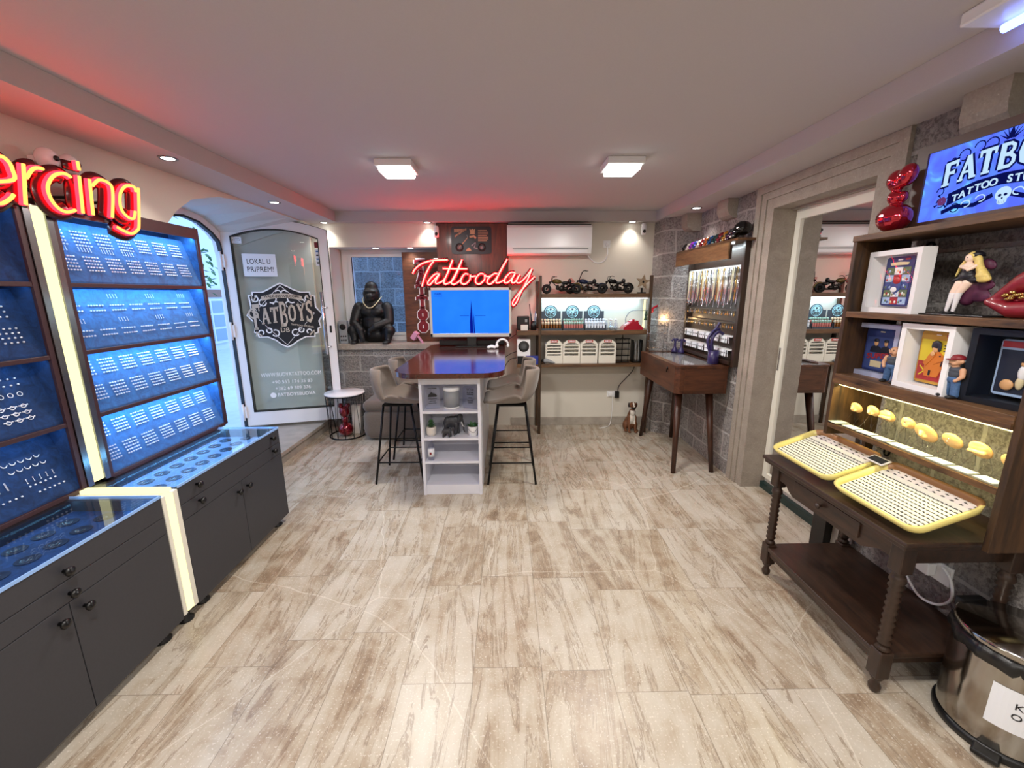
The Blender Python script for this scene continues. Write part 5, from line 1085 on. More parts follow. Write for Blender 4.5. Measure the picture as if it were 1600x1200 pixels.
# ---------------------------------------------------------------- necklace board on the stone wall
nb=thing('necklace_board','dark wooden wall board with rows of hanging necklaces and cards above the desk','display board',(1.92,3.95,.99))
part('board',MB().box(1.942,1.962,3.44,4.40,1.0,1.99,bev=.002),'wood_dark',nb,w=True)
for y in (3.415,4.40): part('side_post',MB().box(1.90,1.962,y-.02,y+.02,.988,2.0,bev=.003),'wood_dark_z',nb,w=True)
part('top_shelf',MB().box(1.80,1.962,3.34,4.52,2.0,2.018,bev=.002),'wood_shelf',nb,w=True)
part('front_panel',MB().box(1.80,1.815,3.47,4.52,1.87,2.0,bev=.002),'wood_natural_y',nb,w=True); part('end_panel',MB().box(1.815,1.835,3.47,3.485,1.87,2.0),'wood_dark',nb,w=True)
part('light_strip',MB().box(1.825,1.845,3.46,4.45,1.985,1.998),'led_white',nb,w=True)
part('hanging_rail',MB().tube([(1.91,3.44,1.815),(1.91,4.40,1.815)],.008,8).box(1.925,1.94,3.44,4.40,1.74,1.76),'white_plastic',nb,w=True)
for z in (1.455,1.345): part('hook_rail',MB().box(1.915,1.942,3.44,4.38,z-.008,z+.012,bev=.002),'wood_dark',nb,w=True)
for z in (1.235,1.12): part('card_rail',MB().box(1.90,1.942,3.46,4.38,z-.004,z+.006,bev=.001),'white_plastic',nb,w=True)
part('bottom_lip',MB().box(1.88,1.942,3.44,4.38,1.0,1.03,bev=.002),'wood_dark',nb,w=True)
def necklace(mat,L,th,k):
    mb=MB(); n=12; pts=[]
    for i in range(n+1):
        t=i/n; pts.append((-.012*math.sin(PI*t)*.4,-.010+.020*t,-L*math.sin(PI*t)**.35 if 0<t<1 else 0))
    mb.tube([(p[0],p[1],p[2]) for p in pts],th,5); mb.ball((-.008,0,-L-.004),(.004,.004,.007),6,4)
    me=mesh('necklace',mb,mat); return me
variants=[necklace(m,L,th,0) for m,L,th in (('silver_metal',.30,.0022),('gold_metal',.28,.0026),('dark_chrome',.32,.0024),('silver_metal',.33,.0034),('pale_gold',.27,.0028),('dark_chrome',.26,.0018))]
NL={'silver_metal':'silver','gold_metal':'gold','dark_chrome':'dark steel','pale_gold':'pale gold'}
random.seed(8)
for k in range(46):
    v=variants[(k*7+k//5)%6]; o=link('necklace',v); o.location=(1.905-.006*(k%3),3.455+k*.0205,1.812); m=v.materials[0].name
    o['label']='fine %s chain necklace hanging from the top rail of the wooden board'%NL[m]; o['category']='necklace'; o['group']='%s necklaces on the top rail'%NL[m]
# pendants on hook rails
pm=[]
for m,kd in (('gold_metal',0),('dark_chrome',1),('silver_metal',2)):
    mb=MB().torus((0,0,-.012),.007,.0012,10,4,axis=0); mb.ball((0,0,-.034),(.004,.011 if kd==0 else .008,.014 if kd!=1 else .018),8,6)
    pm.append(mesh('key_charm',mb,m))
names=['gold','dark steel','silver']
for r_,z in enumerate((1.452,1.342)):
    for k in range(28):
        i=(k*5+r_*2)%3 if (k*5)%4 else 0; o=link('key_charm',pm[i]); o.location=(1.907,3.475+k*.033,z); w='upper' if r_==0 else 'lower'
        o['label']='small %s charm hanging from the %s hook rail of the board'%(names[i],w); o['category']='charm'; o['group']='%s charms on the %s hook rail'%(names[i],w)
mb=MB(); 
cardm=mesh('earring_card',MB().box(-.002,0,-.015,.015,-.055,0).ball((-.004,-.006,-.025),(.003,.003,.006),6,4,mi=1).ball((-.004,.006,-.025),(.003,.003,.006),6,4,mi=1),['paper_white','dark_chrome'])
for r_,z in enumerate((1.233,1.118)):
    for k in range(26):
        o=link('earring_card',cardm); o.location=(1.893,3.49+k*.0345,z); o.rotation_euler=(0,.08*((k%3)-1),.25*((k%4)-1.5)); w='upper' if r_==0 else 'lower'
        o['label']='small white earring card hanging from the %s card rail'%w; o['category']='earring card'; o['group']='earring cards on the %s rail'%w
# painted skulls on the top shelf
SK=[('16161a','black',4.44,.85),('d9d4cf','white and black',4.355,.85),('8a2fae','purple',4.275,.9),('3a46b8','blue violet',4.20,.9),('e6e0d6','white',4.12,.9),('9c1f2c','red',4.04,.95),('c9682a','orange red',3.96,.95),('24578f','blue',3.88,1.0),('1f4a4c','dark teal',3.80,1.0),('7d1626','dark red',3.715,1.05),('a8701c','amber',3.63,1.05),('3a1433','dark plum',3.545,1.15),('09090c','glossy black',3.43,1.55)]
for i,(c,nm,y,sc) in enumerate(SK):
    plain('skull_%d'%i,c,.12,.45,Coat_Weight=.8)
    t=thing('painted_skull','%s glossy painted skull %s'%(nm,'largest and nearest on the shelf over the necklaces' if sc>1.5 else 'in the row on the shelf over the necklaces'),'skull',(1.865,y,2.018),-.2,'painted skulls'); t.scale=(sc,)*3
    if i==0:
        sk=blob('cranium',[('b',(.01,0,.052),(.044,.032,.036)),('b',(-.025,0,.032),(.022,.024,.020)),('b',(-.030,0,.012),(.016,.018,.012)),('b',(-.018,.024,.032),(.014,.008,.008)),('b',(-.018,-.024,.032),(.014,.008,.008))],.0035,'skull_0',3)
        ey=mesh('eye_socket',MB().ball((-.040,.011,.042),(.008,.009,.009)).ball((-.040,-.011,.042),(.008,.009,.009)).ball((-.046,0,.026),(.004,.004,.006)),'ink_black'); tm=MB()
        for q in range(6): tm.box(-.048,-.044,-.012+q*.004,-.009+q*.004,.008,.016)
        tm=mesh('teeth',tm,'plaster_white')
    me=sk if i==0 else sk.copy()
    if i: me.materials[0]=MATS['skull_%d'%i]
    meshpart('cranium',me,t); meshpart('eye_socket',ey,t); meshpart('teeth',tm,t)
# dog statue
plain('dog_brown','6b4227',.6,var=.15); plain('dog_white','d9d2c8',.6); plain('dog_dark','221813',.6)
t=thing('dog_statue','sitting boxer dog statue, brown with a white chest, on the floor by the desk','statue',(1.475,4.66,0),.0)
P=[('b',(0,.06,.09),(.065,.085,.085)),('b',(0,.01,.17),(.052,.055,.085)),('b',(0,-.01,.235),(.040,.042,.05)),('b',(0,-.015,.325),(.040,.044,.038)),('b',(0,-.055,.305),(.028,.030,.024)),('c',(-.034,-.015,.18),(-.036,-.045,.02),.020,.013),('c',(.034,-.015,.18),(.036,-.045,.02),.020,.013),('b',(-.036,-.065,.012),(.017,.028,.012)),('b',(.036,-.065,.012),(.017,.028,.012)),('b',(-.06,.05,.06),(.026,.055,.055)),('b',(.06,.05,.06),(.026,.055,.055)),('b',(-.065,-.01,.014),(.018,.035,.013)),('b',(.065,-.01,.014),(.018,.035,.013)),('b',(-.043,-.01,.325),(.013,.018,.030)),('b',(.043,-.01,.325),(.013,.018,.030))]
def dp(c,n):
    if abs(c.x)<.030 and c.y<-.015 and .10<c.z<.265: return 1
    if abs(c.x)<.008 and c.z>.315 and c.y<-.02: return 1
    if c.z>.28 and c.z<.315 and c.y<-.055: return 2
    if abs(c.x)>.038 and c.z>.29: return 2
    return 0
meshpart('body',blob('body',P,.0042,['dog_brown','dog_white','dog_dark'],3,dp),t)
part('eye',MB().ball((-.017,-.054,.335),.006,8,6).ball((.017,-.054,.335),.006,8,6),'ink_black',t); part('nose',MB().ball((0,-.086,.312),(.010,.007,.007),8,6),'ink_black',t)
# ================================================================= RIGHT: PIERCING TABLE WITH SHELF
tb=thing('console_table','antique dark wooden console table with turned legs and a low shelf','table',(1.72,1.76,0))
LY=(1.372,2.095); LX=(1.50,1.925)
part('tabletop',MB().box(1.452,1.962,1.325,2.19,.683,.703,bev=.006).box(1.462,1.955,1.335,2.18,.665,.684,bev=.004),'wood_dark',tb,w=True)
for y in (1.385,2.10): part('apron',MB().box(1.50,1.93,y-.009,y+.009,.585,.668),'wood_dark',tb,w=True)
part('apron',MB().prism([(1.37,.668),(2.10,.668),(2.10,.60),(2.02,.60),(1.985,.575),(1.955,.56),(1.53,.56),(1.50,.575),(1.45,.60),(1.37,.60)],1.483,1.50,0),'wood_dark',tb,w=True); part('apron',MB().box(1.92,1.937,1.37,2.10,.59,.668),'wood_dark',tb,w=True)
dw=part('drawer',MB().box(1.475,1.484,1.545,1.945,.585,.655,bev=.002),'wood_dark',tb,w=True); part('drawer_knob',MB().lathe([(.006,0),(.006,-.010),(.014,-.016),(.012,-.024),(0,-.026)],(1.475,1.755,.62),14,axis=0),'wood_dark_z',dw,w=True)
part('low_shelf',MB().box(1.475,1.955,1.36,2.11,.165,.188,bev=.004).box(1.485,1.945,1.37,2.10,.135,.166),'wood_dark',tb,w=True)
leg=[(.012,0),(.020,.012),(.022,.028),(.015,.042),(.013,.052),(.020,.064),(.026,.078)]
turn=[(.020,.20),(.027,.208),(.020,.218),(.016,.226)]
sp=[]
z=.226
while z<.475: sp+=[(.0175,z),(.0245,z+.014)]; z+=.028
turn+=sp+[(.017,.478),(.027,.490),(.019,.502),(.028,.516),(.024,.535),(.018,.545),(.025,.555)]
for x in LX:
    for y in LY:
        l=part('leg',MB().lathe(leg,(x,y,0),16).box(x-.027,x+.027,y-.027,y+.027,.078,.20,bev=.005).lathe(turn,(x,y,0),16).box(x-.027,x+.027,y-.027,y+.027,.555,.668,bev=.004),'wood_dark_z',tb,w=True)
solo('black_panel',MB().box(1.90,1.955,2.205,2.31,.0,.64,bev=.003),'black_plastic','tall black panel standing on the floor behind the far end of the console table','panel')
# ---- two melamine trays tilted towards the room
plain('tray_yellow','d6c678',.35); plain('tray_brown','9a6f47',.4); plain('foam_white','d9d6c6',.8); plain('tray_pale','cfc6c4',.5)
plain('stud_dark','55524c',.3,.6)
stud2=mesh('nose_stud',MB().ball((0,0,.0025),(.003,.003,.0022),6,4).box(-.0065,.0065,-.0017,.0017,0,.0018),'stud_dark')
pend=MB(); placed=0
def tray(y0,y1,lb,xf=1.478,rz=0):
    global placed
    sl=math.radians(21); L=.295; W_=y1-y0
    t=thing('serving_tray',lb,'tray',(xf,(y0+y1)/2,.728),0,'tilted jewelry trays')
    M=Matrix.Rotation(-sl,4,'Y')
    o=rrect(0,L,-W_/2,W_/2,.055,6); i=rrect(.014,L-.014,-W_/2+.014,W_/2-.014,.045,6); i2=rrect(.02,L-.02,-W_/2+.02,W_/2-.02,.04,6); n=len(o)
    base=MB(); base.add([M@Vector((*p,-.004)) for p in i2]+[M@Vector((*p,.002)) for p in i2],[list(range(n))[::-1],list(range(n,2*n))]+[(k,(k+1)%n,n+(k+1)%n,n+k) for k in range(n)])
    part('tray_bed',base,'tray_pale',t)
    rim=MB(); ov=[M@Vector((*p,.026)) for p in o]; iv=[M@Vector((*p,.024)) for p in i]; bv=[M@Vector((*p,.001)) for p in i2]; ob=[M@Vector((*p,-.006)) for p in rrect(.012,L-.012,-W_/2+.012,W_/2-.012,.045,6)]
    V=ov+iv+bv+ob
    F=[];mi=[]
    for k in range(n):
        j=(k+1)%n; F+=[(k,j,n+j,n+k),(n+k,n+j,2*n+j,2*n+k),(3*n+k,3*n+j,j,k)]
    rim.add(V,F,None,0,True)
    # back half of the rim is brown on the outside face
    for q in range(len(rim.f)):
        c=sum((rim.v[a] for a in rim.f[q]),Vector())/len(rim.f[q])
        if c.x>L*.80: rim.mi[q]=1
    part('rim',rim,['tray_yellow','tray_brown'],t)
    part('foam_sheet',MB().box(.024,L-.062,-W_/2+.024,W_/2-.024,.002,.008,M=M,bev=.002),'foam_white',t)
    cols=21 if W_>.39 else 19
    R=t.matrix_basis.copy(); R=Matrix.Translation(t.location)@M
    for a in range(14):
        for b in range(cols):
            if a in (12,13):
                x=L-.052+(a-12)*.018; 
                if b%2: continue
                zz=.002
            else: x=.034+a*.0172; zz=.008
            if a==11: continue
            m=R@Matrix.Translation((x,-W_/2+.036+b*(W_-.072)/(cols-1),zz))@Matrix.Rotation(PI/2+random.uniform(-.3,.3),4,'Z')
            if placed<300:
                o_=link('nose_stud',stud2); o_.matrix_world=m; o_['label']='tiny dark stud stuck in the white foam of a tilted tray'; o_['category']='stud'; o_['group']='studs in the tilted trays'; placed+=1
            else: pend.add([tuple(v.co) for v in stud2.vertices],[list(p.vertices) for p in stud2.polygons],m)
    return t
random.seed(2)
tray(1.325,1.735,'yellow rimmed tray of tiny studs nearest to the camera, tilted on the console table')
tray(1.765,2.19,'yellow rimmed tray of tiny studs at the far end of the console table',xf=1.492)
solo('nose_studs',pend,'stud_dark','further rows of tiny dark studs in the far tray','studs',kind='stuff')
solo('price_tag',MB().box(-.025,.025,-.045,.045,0,.006,bev=.002).box(-.018,.018,-.038,.038,.006,.0065,mi=1),['plaster_white','ink_black'],'small white framed black tag lying between the two trays','tag').location=(1.70,1.75,.845)
bpy.data.objects['price_tag'].rotation_euler=(0,-.36,0)
# ---- shelf unit standing on the table
su=thing('wall_shelf_unit','rough dark brown wooden shelf unit standing at the back of the console table','shelf unit',(1.81,1.67,.70))
X0,X1,Y0,Y1=1.68,1.945,1.262,2.068
part('side_panel',MB().box(X0,X1,Y1-.022,Y1,.872,1.86,bev=.002).box(1.90,X1,Y1-.022,Y1,.703,.872),'wood_shelf_z',su,w=True); part('side_panel',MB().box(X0,X1,Y0,Y0+.022,.703,1.86,bev=.002),'wood_shelf_z',su,w=True)
part('top_board',MB().box(X0-.004,X1,Y0-.003,Y1+.003,1.835,1.862,bev=.002),'wood_shelf',su,w=True)
part('shelf_board',MB().box(X0,X1,Y0+.022,Y1-.022,1.480,1.508,bev=.002),'wood_shelf',su,w=True)
part('shelf_board',MB().box(X0-.004,X1,Y0+.022,Y1-.022,1.148,1.198,bev=.002).box(X0-.010,X0-.004,Y0+.022,Y1-.022,1.15,1.17),'wood_shelf',su,w=True)
part('front_rail',MB().box(X0,X0+.015,Y0+.022,Y1-.022,.915,.938),'wood_shelf',su,w=True)
part('glass_shelf',MB().box(X0,X1,Y0+.022,Y1-.022,.938,.944),'glass_top',su,w=True)
part('light_strip',MB().box(X0+.02,X0+.032,Y0+.03,Y1-.03,1.138,1.147),'led_warm_yellow',su,w=True)
part('scroll_bracket',MB().tube([(1.955,1.98+.03*math.cos(a*.35)*(1-a/26),.80+.05*math.sin(a*.35)*(1-a/26)) for a in range(24)],.005,6),'black_metal',su,w=True); part('scroll_bracket',MB().tube([(1.955,1.96+.03*math.cos(a*.35)*(1-a/26),1.78+.05*math.sin(a*.35)*(1-a/26)) for a in range(24)],.005,6),'black_metal',su,w=True)
# silicone ears on wire stands, cards under the glass
plain('silicone_skin','dcae74',.4,Subsurface_Weight=.0)
def ear(k,y,z,big,kind):
    nm=['small silicone ear with a pointed fold, farthest on the lit glass shelf','silicone ear piece second from the far end of the lit shelf','silicone mouth piece third from the far end of the lit shelf','round silicone rosette piece fourth from the far end of the lit shelf','largest silicone ear piece in the middle of the lit shelf','smooth oval silicone piece with tiny studs on the lit shelf','silicone lip piece with folds near the camera end of the lit shelf','silicone navel piece nearest to the camera on the lit shelf'][k]
    t=thing('silicone_model',nm,'silicone model',(1.77,y,.944),0,'silicone piercing models')
    P=[('b',(0,0,z-.944),(.014,.034*big,.030*big),(0,-25,0))]; h=z-.944
    if kind==0: P+=[('c',(-.01,.010,h+.006),(-.030,-.006,h-.006),.010,.006),('b',(-.012,0,h-.012),(.010,.016,.009))]
    if kind==1: P+=[('c',(-.014,-.022,h+.010),(-.014,.022,h+.006),.007,.007),('c',(-.018,-.026,h-.006),(-.018,.024,h-.008),.008,.006),('b',(-.012,.02,h+.014),(.008,.012,.006))]
    if kind==2: P+=[('b',(-.014,.012*math.cos(a),h+.012*math.sin(a)),(.007,.009,.009)) for a in (0,1.05,2.1,3.14,4.2,5.2)]
    meshpart('model',blob('model',P,.0032,'silicone_skin',2),t)
    part('wire_stand',MB().tube([(-.03,.03,0),(.012,.022,h-.02),(.03,.03,0)],.0018,5).tube([(-.03,-.03,0),(.012,-.022,h-.02),(.03,-.03,0)],.0018,5),'acrylic',t)
    if kind in (3,2): part('stud',MB().ball((-.018,.0,h+.008),.003,6,4).ball((-.018,.003,h-.004),.003,6,4),'silver_metal',t)
for k,(y,z,b,kd) in enumerate(((1.99,1.030,.95,0),(1.895,1.040,.95,0),(1.815,1.038,1,1),(1.715,1.036,.95,2),(1.635,1.018,1.45,0),(1.53,1.022,1.15,3),(1.43,1.022,1.2,1),(1.325,1.015,1.15,3))): ear(k,y,z,b,kd)
plain('card_grey','c3c9c4',.6)
c0=None
for k in range(9):
    lb='white information card lying on the lit glass shelf'
    if c0 is None:
        c0=thing('info_card',lb,'card',(1.715,2.02-k*.085,.9445),0,'cards on the lit glass shelf'); part('card',MB().box(-.024,.024,-.036,.036,0,.002),'card_grey',c0); mb=MB()
        for q in range(4): mb.box(-.016+q*.009,-.014+q*.009,-.03,.03,.002,.0023)
        part('print',mb,'carton_mark',c0)
    else: dup(c0,(1.715,2.02-k*.085,.9445),rotz=random.uniform(-.1,.1))
# ---- box frames with figure cards
def box_frame(name,label,loc,rz,w,h,d,fcol,card,dark=False):
    t=thing(name,label,'picture frame',loc,rz)
    b=.022
    mb=MB(); ring(mb,[(-w/2,0),(w/2,0),(w/2,h),(-w/2,h)],[(-w/2+b,b),(w/2-b,b),(w/2-b,h-b),(-w/2+b,h-b)],-d/2,d/2-.004); part('frame',mb,fcol,t)
    part('backing',MB().box(-w/2+.004,w/2-.004,d/2-.004,d/2,.004,h-.004),'black_plastic' if dark else 'white_paint',t)
    card(t,w,h,d); part('glass_front',MB().box(-w/2+b,w/2-b,-d/2+.002,-d/2+.004,b,h-b),'acrylic' if False else 'glass_clear',t); return t
plain('frame_pale','a3aac6',.4); plain('c_blue','3d4f8a',.4); plain('c_sky','9fb7d8',.4); plain('c_red','a32a2c',.4); plain('c_yellow','dcc22e',.4); plain('c_orange','c9742a',.4); plain('c_cream','d8c8a0',.4); plain('c_green','5d7250',.4); plain('c_dark','1d1f2c',.4); plain('c_skin','d2a06f',.5); plain('c_navy','25336b',.4); plain('c_gold','b98a30',.4)
plain('figure_skin','c99877',.5); plain('denim','3d5c86',.7,var=.25,scale=120); plain('vest_grey','3f4450',.7); plain('cap_red','7d1a24',.5); plain('shoe_black','15151a',.5); plain('hair_blonde','d9c070',.5,var=.15,scale=80); plain('dress_black','15131d',.5); plain('cloth_plum','4d1a38',.5,var=.3,scale=30); plain('figure_pale','ecd0bd',.45); plain('stocking_white','eeeaec',.4)
def figure_card(w0,h0,draw):
    def f(t,w,h,d):
        y=d*.08; o=rrect(-w0/2,w0/2,(h-h0)/2,(h+h0)/2,.012,4); 
        draw(t,y,h,w0,h0,o)
    return f
def card1(t,y,h,w,hh,o):
    c=part('figure_card',MB().prism(o,y-.003,y,1),'c_navy',t,label='dark blue card with a collage of small comic scenes')
    z0=(h-hh)/2; mb=MB(); random.seed(12); cols=['c_sky','c_cream','c_green','c_red','c_blue','white_paint']
    for r_ in range(5):
        for q in range(3):
            x=-w/2+.010+q*(w-.02)/3; z=z0+.008+r_*(hh*.76)/5; mb.box(x+.001,x+(w-.02)/3-.001,y-.0045,y-.003,z,z+hh*.76/5-.002,mi=(r_*2+q*3)%6)
            for k in range(3): mb.ball((x+.008+k*.011,y-.0045,z+.010+.006*(k%2)),(.006,.001,.006),6,4,mi=(r_+q+k*2)%6)
    mb.ball((0,y-.006,z0+hh*.42),(.030,.003,.034),12,8,mi=4); mb.ball((.004,y-.008,z0+hh*.52),(.022,.003,.016),12,8,mi=3); mb.ball((-.006,y-.008,z0+hh*.34),(.018,.003,.012),12,8,mi=5)
    mb.prism([(-.045,z0+hh*.83),(.045,z0+hh*.83),(.05,z0+hh*.88),(0,z0+hh*.90),(-.05,z0+hh*.88)],y-.006,y-.003,1,mi=1); mb.box(-.012,.012,y-.005,y-.003,z0+hh*.93,z0+hh*.955,mi=5); mb.box(.028,.052,y-.005,y-.003,z0+hh*.93,z0+hh*.96,mi=3)
    part('collage',mb,cols,c)
def card2(t,y,h,w,hh,o):
    c=part('figure_card',MB().prism(o,y-.003,y,1),'c_navy',t,label='blue card with a person in a dark suit and red lettering'); z0=(h-hh)/2; mb=MB()
    mb.box(-w/2+.008,w/2-.008,y-.004,y-.003,z0+.01,z0+hh*.80,mi=0)
    for cx,s_ in ((-.022,1),(.030,.85)):
        mb.prism([(cx-.030*s_,z0+hh*.44),(cx+.030*s_,z0+hh*.44),(cx+.026*s_,z0+hh*.56),(cx+.010*s_,z0+hh*.60),(cx-.010*s_,z0+hh*.60),(cx-.026*s_,z0+hh*.56)],y-.006,y-.004,1,mi=1)
        mb.ball((cx,y-.006,z0+hh*.67),(.012*s_,.003,.016*s_),10,8,mi=2); mb.ball((cx,y-.007,z0+hh*.725),(.014*s_,.004,.009*s_),10,6,mi=1)
    text(mb,'SUPER',.036,frameM((-.003,y-.0062,z0+hh*.36),(1,0,.1),(0,0,1)),mi=3,fit=w*.72,bold=.02); mb.box(-.04,.02,y-.006,y-.004,z0+.02,z0+.05,mi=4); mb.box(-.01,.012,y-.006,y-.003,z0+hh*.92,z0+hh*.94,mi=4)
    part('print',mb,['c_blue','c_dark','c_skin','c_red','c_cream'],c)
def card3(t,y,h,w,hh,o):
    c=part('figure_card',MB().prism(o,y-.003,y,1),'c_gold',t,label='yellow card with a black haired fighter figure on red ground'); z0=(h-hh)/2; mb=MB()
    mb.box(-w/2+.006,w/2-.006,y-.004,y-.003,z0+.012,z0+hh*.84,mi=0); mb.box(-w/2+.006,w/2-.006,y-.0045,y-.003,z0+.012,z0+hh*.42,mi=1)
    mb.prism([(-.03,z0+.03),(.025,z0+.03),(.045,z0+hh*.40),(.035,z0+hh*.56),(.012,z0+hh*.64),(-.012,z0+hh*.63),(-.03,z0+hh*.50),(-.035,z0+hh*.30)],y-.007,y-.0045,1,mi=2)
    mb.ball((.0,y-.007,z0+hh*.695),(.015,.004,.019),12,8,mi=3); mb.ball((.002,y-.008,z0+hh*.755),(.021,.005,.017),12,8,mi=4); mb.ball((.016,y-.008,z0+hh*.71),(.008,.004,.018),8,6,mi=4); mb.ball((-.013,y-.0085,z0+hh*.72),(.005,.003,.008),8,6,mi=4)
    for p in (((-.035,z0+hh*.36),(-.005,z0+hh*.56),.018),((.04,z0+hh*.52),(.0,z0+hh*.42),.018)):
        for q in ribbon2d(p[:2],p[2]): mb.prism([(v.x,v.y) for v in q],y-.009,y-.007,1,mi=2)
    mb.ball((-.006,y-.010,z0+hh*.58),(.010,.003,.010),8,6,mi=3)
    for q in ribbon2d([(.022,z0+hh*.56),(.036,z0+hh*.46),(.034,z0+hh*.36)],.005): mb.prism([(v.x,v.y) for v in q],y-.0085,y-.007,1,mi=4)
    mb.box(-.012,-.004,y-.0085,y-.007,z0+.035,z0+hh*.26,mi=4)
    for k in range(3): mb.box(.030,.056,y-.005,y-.004,z0+hh*(.74-.05*k),z0+hh*(.76-.05*k),mi=4)
    for k in range(2):
        for q in ribbon2d([(-.055,z0+.07-.04*k),(-.01,z0+.03+.04*k)],.005): mb.prism([(v.x,v.y) for v in q],y-.006,y-.0045,1,mi=0)
    mb.box(-.01,.01,y-.005,y-.003,z0+hh*.93,z0+hh*.945,mi=5); mb.box(.032,.056,y-.005,y-.003,z0+hh*.91,z0+hh*.955,mi=1)
    part('print',mb,['c_yellow','c_red','c_orange','c_skin','c_dark','white_paint'],c)
def card4(t,y,h,w,hh,o):
    c=part('figure_card',MB().prism(o,y-.003,y,1),'c_sky',t,label='pale card with a small figure behind clear plastic'); z0=(h-hh)/2; mb=MB()
    mb.box(-w/2+.006,w/2-.006,y-.004,y-.003,z0+.01,z0+hh*.82,mi=0); mb.box(-w/2+.004,w/2-.004,y-.004,y-.003,z0+hh*.86,z0+hh*.97,mi=1)
    mb.ball((.014,y-.010,z0+hh*.44),(.014,.008,.028),mi=2); mb.ball((.014,y-.010,z0+hh*.60),(.010,.008,.011),mi=3); mb.ball((.014,y-.010,z0+hh*.64),(.012,.008,.006),mi=0); mb.ball((-.022,y-.010,z0+hh*.20),(.020,.008,.020),mi=3); mb.ball((.012,y-.010,z0+hh*.26),(.012,.008,.024),mi=4)
    part('print',mb,['c_dark','c_red','white_paint','c_skin','c_cream'],c)
rzR=-PI/2   # frames face the room (-X)
box_frame('shadow_box','deep white box frame with a dark blue comic card on the upper shelf',(1.755,1.885,1.508),rzR-.10,.285,.275,.06,'white_paint',figure_card(.150,.215,card1))
box_frame('shadow_box','pale blue box frame with a blue portrait card, farthest on the lower shelf',(1.80,1.955,1.198),rzR,.235,.255,.06,'frame_pale',figure_card(.170,.205,card2),True)
box_frame('shadow_box','deep white box frame with a yellow fighter card in the middle of the lower shelf',(1.755,1.655,1.198),rzR-.04,.225,.272,.10,'white_paint',figure_card(.145,.215,card3))
box_frame('shadow_box','large black box frame with a pale figure card, nearest on the lower shelf',(1.79,1.395,1.198),rzR+.12,.235,.272,.11,'black_plastic',figure_card(.13,.2,card4),True)
# ---- figurines
def tough_guy(label,loc,rz,cap,s=1.0):
    t=thing('figurine',label,'figurine',loc,rz); t.scale=(s,)*3
    meshpart('legs',blob('legs',[('c',(-.014,0,.070),(-.020,.002,.014),.015,.014),('c',(.014,0,.070),(.022,-.004,.014),.015,.014),('b',(0,0,.074),(.026,.018,.016))],.0028,'denim',2),t)
    part('shoe',MB().ball((-.022,-.010,.007),(.012,.022,.008)),'shoe_black',t); part('shoe',MB().ball((.024,-.016,.007),(.012,.022,.008)),'shoe_black',t)
    meshpart('vest',blob('vest',[('b',(0,0,.098),(.026,.018,.024)),('b',(0,0,.112),(.030,.018,.014))],.0028,'vest_grey',2),t)
    meshpart('body',blob('body',[('c',(-.030,0,.114),(-.038,-.004,.090),.010,.008),('c',(-.038,-.004,.090),(-.028,-.014,.074),.008,.006),('c',(.030,0,.114),(.038,-.004,.090),.010,.008),('c',(.038,-.004,.090),(.028,-.014,.074),.008,.006),('b',(-.026,-.016,.072),(.007,.007,.006)),('b',(.026,-.016,.072),(.007,.007,.006)),('c',(0,0,.112),(0,-.002,.132),.012,.012),('b',(0,-.002,.146),(.021,.020,.018)),('b',(0,-.012,.138),(.016,.012,.010)),('b',(0,-.024,.146),(.005,.006,.005)),('b',(-.022,0,.146),(.005,.006,.008)),('b',(.022,0,.146),(.005,.006,.008))],.0024,'figure_skin',2),t)
    if cap: part('cap',MB().lathe([(.023,0),(.023,.006),(.018,.015),(.006,.020),(0,.020)],(0,.002,.152),18).ball((0,-.022,.153),(.018,.018,.003)),'cap_red',t)
    else: part('hair',MB().ball((0,.008,.156),(.020,.016,.010)),'figure_skin',t)
    part('eye',MB().ball((-.007,-.021,.152),.0022,6,4).ball((.007,-.021,.152),.0022,6,4),'ink_black',t); part('mouth',MB().box(-.005,.005,-.0265,-.022,.134,.1365),'c_dark',t)
    return t
tough_guy('small bald figurine in jeans standing between the two frames on the lower shelf',(1.745,1.815,1.198),rzR+.2,False,.98)
tough_guy('small figurine in red cap and jeans standing right of the white box frame',(1.722,1.535,1.198),rzR-.1,True,.98)
t=thing('figurine','standing figurine with long blonde hair, black dress and white stockings on the upper shelf','figurine',(1.76,1.61,1.508),rzR-.12)
part('base',MB().box(-.14,.14,-.035,.055,0,.006,bev=.002),'black_plastic',t); 
meshpart('legs',blob('legs',[('c',(-.010,-.004,.125),(-.022,-.010,.085),.014,.011),('c',(-.022,-.010,.085),(-.040,-.006,.018),.011,.006),('c',(.018,0,.125),(.000,-.008,.085),.016,.011),('c',(.000,-.008,.085),(-.014,-.004,.018),.011,.006)],.0026,['figure_pale','stocking_white'],2,lambda c,n: 1 if c.z<.088 else 0),t)
part('shoe',MB().ball((-.043,-.014,.011),(.008,.016,.006)),'shoe_black',t); part('shoe',MB().ball((-.015,-.014,.011),(.008,.016,.006)),'shoe_black',t)
meshpart('dress',blob('dress',[('b',(.012,0,.150),(.030,.022,.020)),('b',(-.012,-.004,.138),(.030,.016,.009),(0,-14,0)),('b',(.030,.004,.135),(.026,.016,.012)),('b',(.014,-.004,.172),(.020,.016,.018))],.0028,'dress_black',2),t)
meshpart('body',blob('body',[('c',(-.008,-.012,.186),(.022,-.020,.178),.007,.006),('c',(.040,-.002,.186),(.030,-.020,.172),.007,.006),('b',(.014,-.006,.188),(.020,.013,.012)),('c',(.014,0,.19),(.014,-.002,.205),.007,.006),('b',(.012,-.006,.216),(.014,.014,.016))],.0024,'figure_pale',2),t)
